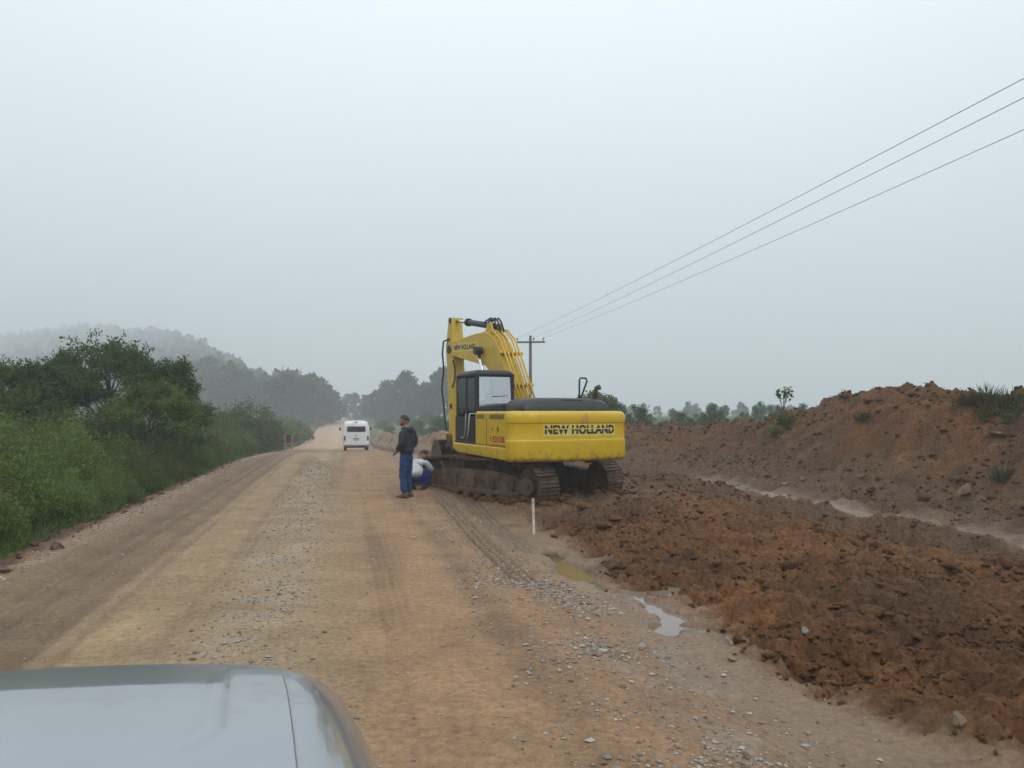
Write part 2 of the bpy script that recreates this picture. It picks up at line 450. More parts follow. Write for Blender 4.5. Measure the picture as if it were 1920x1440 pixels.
def coarse(x, y):
    s, t = xy_to_st(x, y)
    zr = zroad(s)
    left = zr - 0.30 + 0.35 * sstep(8, 40, -t) + (0.2 - zr) * sstep(15, 70, -t) * 0.9
    fieldr = np.interp(s, [-100, 30, 60, 100, 200, 330, 500, 2000], [0.9, 0.9, 0.9, 0.9, 0.2, -0.8, -1.5, -1.0])
    right = zr + (fieldr - zr) * sstep(4, 26, t)
    z = np.where(t < -1, left, right)
    z = z + hill(x, y) + 0.25 * fbm(x * 0.06, y * 0.06, 3, 2) * sstep(6, 30, np.abs(t))
    return z

HOLES = [(1795, 1252, 0.16, 0.3), (1500, 1218, 0.11, 0.2), (1655, 1215, 0.12, 0.16), (1700, 1190, 0.10, 0.14)]
def hole_pos(u, v, zg=-0.05):
    Y = (CAM_H - zg) * F_PX / (v - VH)
    return (u - 960) / F_PX * Y, Y
def pit_floor(s, t):
    """the shoulder, the silt lane, the clod field and the ditch right of the road, before the bank"""
    zr = zroad(s)
    edge = 3.15 + 0.45 * fbm(s * 0.45, s * 0.11 + 3, 3, 1) + 0.5 * sstep(5.2, 3.5, s)
    base = -0.02 - 0.13 * sstep(1.75, 3.0, t)
    clod = sstep(-0.12, 0.4, t - edge)
    field = 0.17 + 0.10 * fbm(s * 0.3, t * 0.35, 3, 3)
    # flattened where the machine stands and has driven
    x, y = st_to_xy(s, t)
    em = np.exp(-(((x - 0.2) / 3.6) ** 2 + ((y - 18.6) / 3.6) ** 2) ** 2)
    calm = 1 - 0.6 * em
    z = base + clod * field * calm + 0.14 * em
    rut = np.exp(-((t - 3.2) / 0.9) ** 2) * sstep(11, 14, s) * sstep(26, 19, s)
    z = z - 0.05 * rut
    ditch = np.exp(-((t - 10.7 - 0.5 * fbm(s * 0.2, 5 + 0 * s, 2, 2)) / 0.5) ** 2) * sstep(24, 19, s)
    z = z * (1 - 0.2 * ditch) - 0.26 * ditch * sstep(8, 9.5, t) - 0.1 * sstep(6, 9, t)
    return z + zr * sstep(30, 44, s), clod * (1 - ditch) * (1 - 0.5 * em), ditch, em, edge

PUD = [((0.68, 10.0), (0.90, 9.3), 0.17, -0.195), ((0.55, 11.2), (0.68, 10.2), 0.09, -0.195), ((0.95, 9.2), (1.15, 8.6), 0.06, -0.195), ((1.9, 7.1), (2.15, 6.5), 0.05, -0.195),
       ((1.34, 8.7), (1.47, 8.0), 0.07, -0.195), ((1.47, 8.0), (1.60, 7.6), 0.10, -0.195), ((1.60, 7.6), (1.42, 7.15), 0.09, -0.195), ((1.55, 7.4), (2.05, 7.05), 0.075, -0.195)]
def seg_mask(x, y, a, b, w):
    ax, ay = a; bx_, by_ = b; dx, dy = bx_ - ax, by_ - ay
    f = np.clip(((x - ax) * dx + (y - ay) * dy) / (dx * dx + dy * dy), 0, 1)
    d = np.hypot(x - ax - f * dx, y - ay - f * dy)
    return sstep(1.9, 0.7, d / w + 1.5 * fbm(x * 5.0, y * 5.0, 4, 3))
def fine_h(s, t):
    """height and colour of everything between the left verge and the bank"""
    x, y = st_to_xy(s, t)
    zr = zroad(s)
    n1 = fbm(x * 0.5, y * 0.5, 4, 0); n2 = fbm(x * 3.1, y * 3.1, 4, 1); n3 = fbm(x * 11, y * 11, 3, 2)
    ns = fbm(s * 0.10, t * 2.2, 4, 3)                       # drawn out along the road, as wheels leave it
    # road crown, ruts and wheel lines
    wob = 0.12 * fbm(s * 0.08, s * 0.02, 3, 4)
    tw = t + wob
    rut = np.zeros_like(s)
    for c, w_, d in ((-3.05, 0.13, 0.045), (-2.72, 0.10, 0.03), (-2.3, 0.11, 0.03), (-1.35, 0.16, 0.018), (0.35, 0.2, 0.02), (1.25, 0.17, 0.02), (-2.5, 0.06, 0.02)):
        rut = rut + d * np.exp(-((tw - c) / w_) ** 2)
    berm = 0.035 * np.exp(-((tw + 2.55) / 0.1) ** 2) + 0.03 * np.exp(-((tw + 3.35) / 0.15) ** 2) + 0.05 * np.exp(-((tw + 3.95) / 0.22) ** 2)
    zroad_f = zr + 0.05 * np.cos(np.clip((t + 0.8) / 2.8, -1.6, 1.6)) - rut + berm + 0.012 * n2 + 0.006 * n3 + 0.012 * ns
    left = zr - 0.05 + 0.09 * n2 * sstep(-3.5, -4.2, t) - 0.22 * sstep(-4.0, -5.2, t)
    zl = zroad_f * sstep(-4.2, -3.5, t) + left * (1 - sstep(-4.2, -3.5, t))
    pf, clod, ditch, em, edge = pit_floor(s, t)
    wx, wy = x + 0.10 * n2, y + 0.10 * fbm(x * 3.7 + 5, y * 3.7, 3, 4)        # ragged outlines
    rdg = 1 - np.abs(fbm(x * 2.4, y * 2.4, 5, 5, 0.6)) * 2.2
    mound = fbm(x * 0.85, y * 0.85, 3, 1)
    lump = 0.20 * mound + lumps(wx * 1.9, wy * 1.9, 0) * 0.20 + lumps(wx * 4.0, wy * 4.0, 2) * 0.15 + lumps(wx * 9.0, wy * 9.0, 4) * 0.06 + lumps(wx * 17, wy * 17, 1) * 0.025 - 0.25 - 0.07 * rdg + 0.05 * n3
    shoulder = 0.022 * n2 + 0.012 * n3
    pit = pf + clod * lump + shoulder
    # wheel and track marks pressed into the soft lane beside the machine
    for pa, pb, pw, pz0 in PUD:
        k_ = seg_mask(x, y, pa, pb, pw)
        pit = pit * (1 - k_) + (pz0 - 0.035 + 0.02 * n3) * k_
    for u, v, r_, d_ in HOLES:
        hx, hy = hole_pos(u, v)
        pit = pit - d_ * np.exp(-(((x - hx) / r_) ** 2 + ((y - hy) / (r_ * 1.2)) ** 2) ** 2)
    # bank
    ft = foot(s) + 0.5 * fbm(s * 0.35, s * 0.1, 3, 5)
    rg = ridge(s)
    up = t - ft
    steep = np.interp(s, [0, 26, 38, 44, 60], [3.9, 3.9, 3.0, 1.4, 1.2])
    prof = sstep(-0.3, 1, up / steep) ** 0.9
    back = sstep(1.0, 2.6, up / steep)
    fieldz = coarse(x, y)
    top = rg + (np.minimum(fieldz, rg) - rg) * back
    bankn = 0.42 * fbm(x * 0.55, y * 0.55, 4, 2) + 0.17 * n2 + lumps(wx * 1.9, wy * 1.9, 1) * 0.22 + lumps(wx * 4.3, wy * 4.3, 3) * 0.13 + lumps(wx * 9, wy * 9, 0) * 0.05 - 0.08 + 0.05 * n3 - 0.16 * np.abs(fbm(x * 1.6, y * 1.6, 5, 0, 0.6)) - 0.10
    zb = pit * (1 - prof) + (top + bankn * (1 - 0.5 * back)) * prof
    gully = np.exp(-((up - 2.2) / 1.6) ** 2) * np.abs(fbm((s + t * 0.6) * 0.9, t * 0.25, 3, 4)) * 0.75
    zb = zb - gully * sstep(40, 30, s)
    zright = pit * (1 - prof) + zb * prof
    w = sstep(1.75, 2.15, t + 0.15 * n1)
    z = zl * (1 - w) + zright * w
    tr = np.zeros_like(s)
    for c_, s0_, s1_ in ((2.02, 7.6, 17.5), (2.62, 10.0, 18.5)):
        tr = np.maximum(tr, sstep(s0_, s0_ + 1.2, s) * sstep(s1_, s1_ - 2, s) * np.exp(-((t - c_ - 0.05 * np.sin(s * 0.5)) / 0.24) ** 4))
    groove = np.sin((t - 0.05 * np.sin(s * 0.5)) * 2 * np.pi / 0.13)
    z = z + tr * (0.030 * groove - 0.06 + 0.015 * n2)
    # ---- colours
    def C(r, g, b): return np.array([r, g, b])[None, :] * 0.80
    def mix(a, b, k): return a + (b - a) * np.clip(k, 0, 1)[:, None]
    tan = C(0.345, 0.235, 0.132); orange = C(0.350, 0.212, 0.112); pale = C(0.40, 0.315, 0.215)
    brown = C(0.195, 0.120, 0.066); pink = C(0.300, 0.175, 0.095); silt = C(0.240, 0.152, 0.088)
    col = np.repeat(tan, len(s), 0)
    col = mix(col, orange, sstep(-0.3, 0.6, tw + 0.3 * n1))
    col = mix(col, pink, 0.65 * sstep(0.9, 1.7, tw + 0.35 * n1))
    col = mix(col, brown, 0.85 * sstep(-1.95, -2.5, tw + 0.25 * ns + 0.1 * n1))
    for c_, w_, k_ in ((-3.05, 0.13, 0.75), (-2.72, 0.09, 0.8), (-2.3, 0.10, 0.7), (-2.02, 0.05, 0.5), (-1.32, 0.08, 0.32), (-1.15, 0.04, 0.3), (1.28, 0.10, 0.16), (0.42, 0.05, 0.16)):
        col = mix(col, brown * 0.78, k_ * np.exp(-((tw - c_) / w_) ** 4) * sstep(-0.75, 0.1, ns + 0.5 * fbm(s * 0.25, t * 3 + c_, 3, 1)))
    tread = sstep(0.1, 0.5, np.sin(t * 2 * np.pi / 0.085)) * np.exp(-((tw - 0.55) / 0.22) ** 4) * sstep(6.2, 7, s) * sstep(12.5, 11, s)
    tread2 = sstep(0.0, 0.6, np.sin((s + 0.4 * np.abs(t + 2.9)) * 2 * np.pi / 0.17)) * np.exp(-((tw + 2.86) / 0.14) ** 4) * sstep(22, 14, s)
    col = mix(col, brown, 0.40 * tread + 0.35 * tread2)
    col = mix(col, pale, 0.8 * np.exp(-((tw + 0.72 + 0.25 * n1) / 0.33) ** 2) * sstep(-0.5, 0.5, n2 + 0.7 * n1 + 0.15))
    col = mix(col, pink * 0.95, sstep(-3.3, -3.6, tw + 0.1 * n1))
    col = mix(col, pale * 0.8, 0.55 * np.exp(-((tw + 3.65) / 0.2) ** 2) * sstep(-0.2, 0.5, n2 + n1))
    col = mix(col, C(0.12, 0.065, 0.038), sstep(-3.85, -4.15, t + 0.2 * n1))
    col = mix(col, brown * 1.1, 0.55 * sstep(0.15, 0.6, ns + 0.25 * n1))
    col = mix(col, C(0.40, 0.27, 0.14), 0.5 * sstep(0.2, 0.6, -ns))
    # far beyond the brow the road is redder
    col = mix(col, C(0.56, 0.37, 0.235), 0.8 * sstep(52, 90, s))
    col = mix(col, brown * 1.15, 0.75 * np.exp(-((s - 47 + 2 * n1) / 5) ** 2))
    wetv = 0.12 + 0.15 * sstep(-1.9, -2.6, tw)
    # right side
    c2 = np.repeat(pink, len(s), 0)
    c2 = mix(c2, silt, sstep(2.2, 2.8, t + 0.3 * n1))
    c2 = mix(c2, C(0.33, 0.28, 0.22), 0.5 * sstep(0.05, 0.5, n2 + 0.4 * n1) * sstep(3.0, 2.4, t))
    c2 = mix(c2, C(0.24, 0.15, 0.080), 0.7 * sstep(9, 12, s) * sstep(3.4, 2.6, t))
    claya = C(0.208, 0.086, 0.026); clayb = C(0.112, 0.051, 0.020)
    clay = mix(np.repeat(claya, len(s), 0), clayb, 0.5 + 1.1 * n1 + 0.5 * n2)
    c2 = mix(c2, clay, clod + 0.6 * sstep(0.1, 0.5, n2 + n1 - 0.2) * sstep(2.5, 3.0, t))
    c2 = mix(c2, C(0.135, 0.082, 0.05), 0.8 * em)
    c2 = mix(c2, C(0.132, 0.070, 0.034), sstep(6.5, 9, t + n1) * (1 - prof))
    c2 = mix(c2, C(0.25, 0.18, 0.12), 0.95 * ditch * sstep(-0.55, 0.1, n2 + 0.6 * n1 + 0.1))
    bankc = mix(np.repeat(C(0.112, 0.060, 0.029), len(s), 0), C(0.186, 0.080, 0.028), 0.45 + 0.8 * n1 + n2)
    bankc = mix(bankc, C(0.125, 0.080, 0.046), sstep(2.4, 0.2, up) * 0.85)
    bankc = mix(bankc, C(0.36, 0.23, 0.13), 0.85 * sstep(34, 41, s) * sstep(-0.3, 0.25, n2 * 0.7 + n1 * 0.5 + 0.15))
    bankc = mix(bankc, C(0.060, 0.080, 0.026), 0.85 * sstep(0.6, 1.5, up / steep + 0.6 * n1 - 0.35))
    c2 = mix(c2, bankc, sstep(0.05, 0.3, prof))
    wet2 = 0.2 + 0.45 * sstep(2.1, 2.8, t) * (1 - clod) + 0.3 * ditch
    wet2 = wet2 * (1 - prof) + 0.1 * prof
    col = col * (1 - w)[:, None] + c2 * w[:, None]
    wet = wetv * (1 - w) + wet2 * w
    col = mix(col, C(0.17, 0.10, 0.05), tr * (0.6 - 0.4 * groove))
    wet = wet + 0.25 * tr
    for pa, pb, pw, pz0 in PUD: wet = np.maximum(wet, 0.85 * seg_mask(x, y, pa, pb, pw * 2.6)); 
    lumpy = (0.25 + 0.75 * np.maximum(clod, prof)) * w + 0.25 * (1 - w) + 0.5 * sstep(-3.8, -4.2, t)
    return z, np.clip(col, 0, 1), np.stack([np.clip(wet, 0, 1), np.clip(lumpy, 0, 1), 0 * wet], -1)

def grid_faces(nr, nc):
    i = np.arange(nr - 1)[:, None] * nc + np.arange(nc - 1)[None, :]
    return np.stack([i, i + 1, i + nc + 1, i + nc], -1).reshape(-1, 4)

def strip(name, s_rows, t_cols, mat):
    S, T = np.meshgrid(s_rows, t_cols, indexing='ij')
    s, t = S.ravel(), T.ravel()
    z, col, wet = fine_h(s, t)
    x, y = st_to_xy(s, t)
    me = mesh_np(name, np.stack([x, y, z], -1), grid_faces(len(s_rows), len(t_cols))[:, ::-1], mat, True)
    color_attr(me, 'col', col)
    color_attr(me, 'wet', wet)
    return tag(link(name, me), kind='structure')

def geo_rows(a, b, k, mn):
    out = [a]
    while out[-1] < b: out.append(out[-1] + max(mn, k * abs(out[-1])))
    return np.array(out)
rows = np.concatenate([np.arange(-6, 1.6, 0.15), geo_rows(1.6, 46, 0.0052, 0.022), geo_rows(46.3, 120, 0.012, 0.3)])
rows_far = geo_rows(rows[-1], 420, 0.012, 0.5)
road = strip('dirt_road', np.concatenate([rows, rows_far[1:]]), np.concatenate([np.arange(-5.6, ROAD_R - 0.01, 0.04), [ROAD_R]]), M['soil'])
mud_cols = np.concatenate([np.arange(ROAD_R, 6.0, 0.029), np.arange(6.0, 12.0, 0.048), geo_rows(12.0, 19, 0.004, 0.06), geo_rows(19.1, 34, 0.02, 0.3)])
mud = strip('excavated_ground', rows, mud_cols, M['soil'])

# wide ground sheet under and around the fine strips
def make_ground():
    ax = np.unique(np.concatenate([-geo_rows(1.5, 1300, 0.05, 1.5), geo_rows(1.5, 1300, 0.05, 1.5), [0]]))
    ay = np.unique(np.concatenate([-geo_rows(1.5, 150, 0.06, 2.0), [0], geo_rows(1.5, 1550, 0.022, 1.2)]))
    Y, X = np.meshgrid(ay, ax, indexing='ij')
    x, y = X.ravel(), Y.ravel()
    s, t = xy_to_st(x, y)
    z = coarse(x, y)
    inside = sstep(-5.9, -5.1, t) * sstep(rows[-1] + 2, rows[-1] - 6, s) * sstep(33.5, 31, t) * sstep(-6.5, -5.5, s)
    farroad = sstep(-6.5, -5.0, t) * sstep(4.5, 2.6, t) * sstep(422, 416, s)
    z = z - 1.3 * inside - 0.5 * farroad * (1 - inside)
    n1 = fbm(x * 0.05, y * 0.05, 4, 0); n2 = fbm(x * 0.5, y * 0.5, 4, 1)
    g1 = np.array([0.045, 0.070, 0.022])[None]; g2 = np.array([0.085, 0.115, 0.040])[None]; d = np.array([0.10, 0.060, 0.035])[None]
    k = np.clip(0.5 + n1, 0, 1)[:, None]
    col = g1 * (1 - k) + g2 * k
    kd = (sstep(8, 5, np.abs(t + 0.8)) * sstep(-0.4, 0.4, n2))[:, None]
    col = col * (1 - kd) + d * kd
    me = mesh_np('ground', np.stack([x, y, z], -1), grid_faces(len(ay), len(ax)), M['ground'], True)
    color_attr(me, 'col', col)
    color_attr(me, 'wet', np.repeat(np.array([[0.0, 0.6, 0.0]]), len(x), 0))
    return tag(link('ground', me), kind='structure')
ground = make_ground()

def gz(x, y):
    """ground height at a point, whichever sheet is on top there"""
    s, t = xy_to_st(np.atleast_1d(np.asarray(x, float)), np.atleast_1d(np.asarray(y, float)))
    zf = fine_h(s, t)[0]; zc = coarse(np.atleast_1d(np.asarray(x, float)), np.atleast_1d(np.asarray(y, float)))
    ins = (t > -5.5) & (t < 33) & (s < rows[-1] - 2) & (s > -6) | (t > -5.5) & (t < ROAD_R) & (s < 415) & (s > -6)
    return np.where(ins, zf, zc)
def gz1(x, y): return float(gz(x, y)[0])
def pix_ground(u, v, z0=0.0):
    """where the sight line of a photograph pixel meets the ground (used to read off where things stand)"""
    Y = np.exp(np.linspace(math.log(2.0), math.log(150.0), 1500))
    X = (u - 960) / F_PX * Y; Zr = CAM_H - (v - VH) / F_PX * Y
    hit = np.nonzero(Zr < gz(X, Y))[0]
    k = hit[0] if len(hit) else len(Y) - 1
    return float(X[k]), float(Y[k]), gz1(X[k], Y[k])

# ------------------------------------------------------------------ standing water
def puddle(x, y, z, rx, ry, col, rough, label):
    n = 40
    me = bpy.data.meshes.new('puddle')
    me.from_pydata([(0, 0, 0)] + [(rx * math.cos(2 * math.pi * i / n), ry * math.sin(2 * math.pi * i / n), 0) for i in range(n)], [], [(0, i + 1, (i + 1) % n + 1) for i in range(n)])
    me.materials.append(simple('puddle_water', col, rough, var=0.10, scale=3.0, spec=0.5))
    o = link('puddle', me, None, (x, y, z))
    o['label'] = label
    return tag(o, kind='structure')
puddle(0.74, 10.0, -0.195, 0.5, 1.5, (0.135, 0.105, 0.070), 0.06, 'yellow brown puddle beside the muddy clods')
puddle(1.70, 7.8, -0.195, 0.72, 1.9, (0.20, 0.165, 0.13), 0.06, 'pale branching puddle reflecting the sky')

# ------------------------------------------------------------------ pebbles, clods
def ico(sub):
    bm = bmesh.new(); bmesh.ops.create_icosphere(bm, subdivisions=sub, radius=1.0)
    v = np.array([q.co[:] for q in bm.verts]); f = np.array([[w.index for w in q.verts] for q in bm.faces]); bm.free()
    return v, f
ICO1, ICO2, ICO3 = ico(1), ico(2), ico(3)
OCT = (np.array([(1, 0, 0), (-1, 0, 0), (0, 1, 0), (0, -1, 0), (0, 0, 1), (0, 0, -1)], float) * 1.15, np.array([(0, 2, 4), (2, 1, 4), (1, 3, 4), (3, 0, 4), (2, 0, 5), (1, 2, 5), (3, 1, 5), (0, 3, 5)]))

def scatter_stones(name, xs, ys, rad, base, mat, flat=0.6, sink=0.25, smooth=False, jag=0.25, kind='stuff', label=None):
    bv, bf = base
    n = len(xs)
    z = gz(xs, ys)
    r_ = np.random.RandomState(5)
    prot = []
    for _ in range(16):
        q = bv.copy(); dd = r_.normal(size=(7, 3)); dd /= np.linalg.norm(dd, axis=1)[:, None]
        for d1, c1 in zip(dd, r_.uniform(0.45, 0.9, 7)): q = q - np.maximum(0, q @ d1 - c1)[:, None] * d1[None]
        prot.append(q * (1 + jag * r_.uniform(-1, 1, (len(bv), 1))))
    idx = r_.randint(0, 16, n)
    P = np.stack(prot)[idx]
    sc = rad[:, None] * np.stack([r_.uniform(0.7, 1.3, n), r_.uniform(0.7, 1.3, n), flat * r_.uniform(0.7, 1.3, n)], -1)
    P = P * sc[:, None, :]
    a = r_.uniform(0, 6.283, n); ca, sa = np.cos(a)[:, None], np.sin(a)[:, None]
    X = P[:, :, 0] * ca - P[:, :, 1] * sa; Yy = P[:, :, 0] * sa + P[:, :, 1] * ca
    V = np.stack([X + xs[:, None], Yy + ys[:, None], P[:, :, 2] + z[:, None] + (rad * flat * (1 - 2 * sink))[:, None]], -1)
    Fc = (bf[None] + (np.arange(n) * len(bv))[:, None, None]).reshape(-1, 3)
    me = mesh_np(name, V.reshape(-1, 3), Fc, mat, smooth)
    return tag(link(name, me), label, None, None, kind)

def in_view(x, y, m=0.05, ymin=1.2):
    return (y > ymin) & (np.abs(x) < (960 / F_PX + m) * y + 0.3)

def sample_st(n, s0, s1, t0, t1, dens, seed, power=2.0):
    r_ = np.random.RandomState(seed)
    s = s0 + (s1 - s0) * r_.rand(n) ** power; t = r_.uniform(t0, t1, n)
    x, y = st_to_xy(s, t)
    k = in_view(x, y) & (r_.rand(n) < dens(s, t, x, y))
    return x[k], y[k]

# gravel: centre band, right shoulder patches, left verge, thin everywhere
def d_center(s, t, x, y): return np.exp(-((t + 0.72 + 0.25 * fbm(x * .5, y * .5, 4, 0)) / 0.38) ** 2) * sstep(-0.5, 0.5, fbm(x * 3.1, y * 3.1, 4, 1) + 0.3)
def d_right(s, t, x, y): return (0.10 + 0.90 * sstep(-0.25, 0.55, fbm(x * 1.3, y * 1.3, 5, 3) + 0.05)) * np.exp(-((t - 2.05) / 0.55) ** 2) * (1 - 0.85 * sstep(8.6, 10.5, s))
def d_left(s, t, x, y): return np.exp(-((t + 3.7) / 0.22) ** 2)
def d_all(s, t, x, y): return np.full_like(s, 0.16)
sets = [sample_st(40000, 2.2, 30, -1.9, 0.5, d_center, 1, 1.4), sample_st(90000, 2.6, 16, 0.9, 3.6, d_right, 2, 1.5),
        sample_st(9000, 4, 34, -4.4, -3.2, d_left, 3, 1.6), sample_st(30000, 2.2, 24, -3.3, 3.4, d_all, 4, 1.7)]
gx = np.concatenate([q[0] for q in sets]); gy = np.concatenate([q[1] for q in sets])
gr = np.random.RandomState(9).gamma(2.6, 0.0027, len(gx)) * np.concatenate([np.full(len(sets[0][0]), 0.9), np.full(len(sets[1][0]), 1.05), np.full(len(sets[2][0]), 1.2), np.full(len(sets[3][0]), 0.8)])
gr = np.clip(gr, 0.003, 0.045) * (1 + 0.03 * gy)
scatter_stones('gravel', gx, gy, gr, OCT, M['pebble'], 0.62, 0.25, False, 0.16, 'stuff', 'loose pale gravel scattered over the dirt road and its shoulder')

def d_field(s, t, x, y):
    pf, clod, ditch, em, edge = pit_floor(s, t)
    return clod * (1 - 0.6 * em) * sstep(11.2, 8.0, t) * (0.12 + 0.88 * sstep(-0.15, 0.35, fbm(x * 1.4, y * 1.4, 4, 2)))
def d_bank(s, t, x, y): return 0.7 * sstep(11.2, 11.8, t) * (0.3 + 0.7 * sstep(-0.3, 0.4, fbm(x * .9, y * .9, 3, 4)))
cx, cy_ = sample_st(60000, 2.8, 30, 2.9, 11.5, d_field, 6, 1.7)
cr = np.clip(np.random.RandomState(3).gamma(1.5, 0.0125, len(cx)), 0.008, 0.12) * (0.8 + 0.02 * cy_)
big = cr > 0.045
scatter_stones('soil_clods', cx[big], cy_[big], cr[big], ICO2, M['clod'], 0.62, 0.38, True, 0.17, 'stuff', 'lumpy red brown clods of dug clay filling the pit floor')
scatter_stones('soil_crumbs', cx[~big], cy_[~big], cr[~big], ICO1, M['clod'], 0.7, 0.3, False, 0.25, 'stuff', 'small red brown crumbs of clay among the clods')
bx, by = sample_st(26000, 8, 45, 11.0, 18.5, d_bank, 8, 1.2)
br = np.clip(np.random.RandomState(4).gamma(1.6, 0.017, len(bx)), 0.010, 0.12)
scatter_stones('bank_clods', bx, by, br, ICO1, M['clod'], 0.7, 0.36, True, 0.25, 'stuff', 'crumbly clods lying on the face of the spoil bank')
def track_heaps():
    rr = np.random.RandomState(44); px, py = [], []
    for _ in range(1100):
        f = rr.uniform(-2.3, 2.3); sd_ = rr.choice([-1, 1]); off = sd_ * 1.12 + rr.choice([-1, 1]) * (0.36 + abs(rr.normal()) * 0.14)
        if rr.rand() < 0.25: f = rr.choice([-1, 1]) * (2.15 + abs(rr.normal()) * 0.18); off = sd_ * 1.12 + rr.uniform(-0.4, 0.4)
        th = R(45)
        px.append(0.05 - math.sin(th) * f - math.cos(th) * off); py.append(18.4 + math.cos(th) * f - math.sin(th) * off)
    px, py = np.array(px), np.array(py); s_, t_ = xy_to_st(px, py); k = (t_ > 2.9) & (np.hypot(px + 2.2, py - 18.0) > 0.7)
    return px[k], py[k]
hx_, hy_ = track_heaps()
scatter_stones('track_mud', hx_, hy_, np.clip(np.random.RandomState(16).gamma(2.0, 0.026, len(hx_)), 0.02, 0.11), ICO2, M['clod'], 0.65, 0.38, True, 0.22, 'stuff', 'mud heaped up along the excavator tracks')
def d_crest(s, t, x, y): return np.exp(-((t - foot(s) - 3.6) / 0.9) ** 2)
kx, ky = sample_st(900, 12, 30, 13.5, 17, d_crest, 18, 1.0)
scatter_stones('crest_clods', kx, ky, np.clip(np.random.RandomState(6).gamma(2.0, 0.028, len(kx)), 0.03, 0.13), ICO2, M['clod'], 0.7, 0.4, True, 0.16, 'stuff', 'large clods heaped along the crest of the spoil bank')
ex, ey = sample_st(2600, 3, 30, -4.6, -3.9, d_all, 12)
scatter_stones('verge_clods', ex, ey, np.clip(np.random.RandomState(5).gamma(1.6, 0.014, len(ex)), 0.008, 0.08), ICO1, M['clod'], 0.7, 0.3, False, 0.25, 'stuff', 'dark soil clods along the left edge of the road')

def rock(u, v, size, label, mat='rock', seed=0, flat=0.6, tilt=(0, 0), rz=0.0, z0=-0.1, cat='rock'):
    x, y, z = pix_ground(u, v, z0)
    r_ = np.random.RandomState(seed)
    bv, bf = ICO3
    d = r_.normal(size=(14, 3)); d /= np.linalg.norm(d, axis=1)[:, None]
    c = r_.uniform(0.35, 0.75, 14)
    V = bv.copy()
    for k in range(14):                     # cut flat faces into the ball
        h = V @ d[k]; over = np.maximum(0, h - c[k]); V -= over[:, None] * d[k][None]
    V *= 1 + 0.04 * r_.uniform(-1, 1, (len(V), 1))
    V *= np.array(size)[None] * np.array([1, 1, 1])
    me = mesh_np('rock', V, bf, M[mat], False)
    o = link('rock', me, None, (x, y, z + size[2] * 0.35), (tilt[0], tilt[1], rz))
    return tag(o, label, cat)
rock(1812, 932, (0.30, 0.10, 0.16), 'tilted slab of rock at the foot of the spoil bank', seed=1, tilt=(0.3, -0.5), rz=0.3, z0=0.3)
rock(1872, 815, (0.26, 0.16, 0.08), 'flat brown rock below the grass near the bank top', seed=2, rz=0.1, z0=1.6)
rock(1508, 1190, (0.05, 0.05, 0.045), 'small whitish stone lying alone on the clod field', 'rock_grey', seed=3)
rock(1800, 1362, (0.07, 0.06, 0.05), 'brown lump of stone at the near edge of the clods', 'rock', seed=4)
rock(1470, 912, (0.17, 0.13, 0.10), 'largest pale rock in the cluster above the ditch', 'rock', seed=5)
rock(1505, 905, (0.12, 0.07, 0.07), 'narrow pale rock beside the cluster above the ditch', 'rock', seed=6, tilt=(0, 0.4))
rock(1452, 905, (0.12, 0.10, 0.06), 'low flat rock behind the pale rock cluster', 'rock', seed=7)
rock(1480, 930, (0.09, 0.08, 0.05), 'small rock where the pale ditch begins', 'rock', seed=8)
rock(1618, 900, (0.14, 0.07, 0.07), 'pale rock sliver alone low on the bank', 'rock', seed=9, rz=0.4)
rock(1150, 1068, (0.14, 0.10, 0.09), 'dark clay boulder at the edge of the yellow puddle', 'frame', seed=10)
rock(1035, 1043, (0.09, 0.06, 0.05), 'dark clay lump on the silt before the yellow puddle', 'frame', seed=11)
rock(105, 1030, (0.13, 0.09, 0.08), 'brown soil lump on the left verge below the shrubs', 'frame', seed=12)
rock(8, 1075, (0.10, 0.10, 0.08), 'dark soil lump cut off by the left picture edge', 'frame', seed=13)

# ------------------------------------------------------------------ excavator
PHI, THETA = R(25), R(45)
EX, EY, EZ = 0.30, 18.4, -0.20
exc = empty('excavator', (EX, EY, EZ), R(90) + PHI,
            'yellow tracked excavator with black cab standing in the mud beside the road', 'excavator')
RT = THETA - PHI

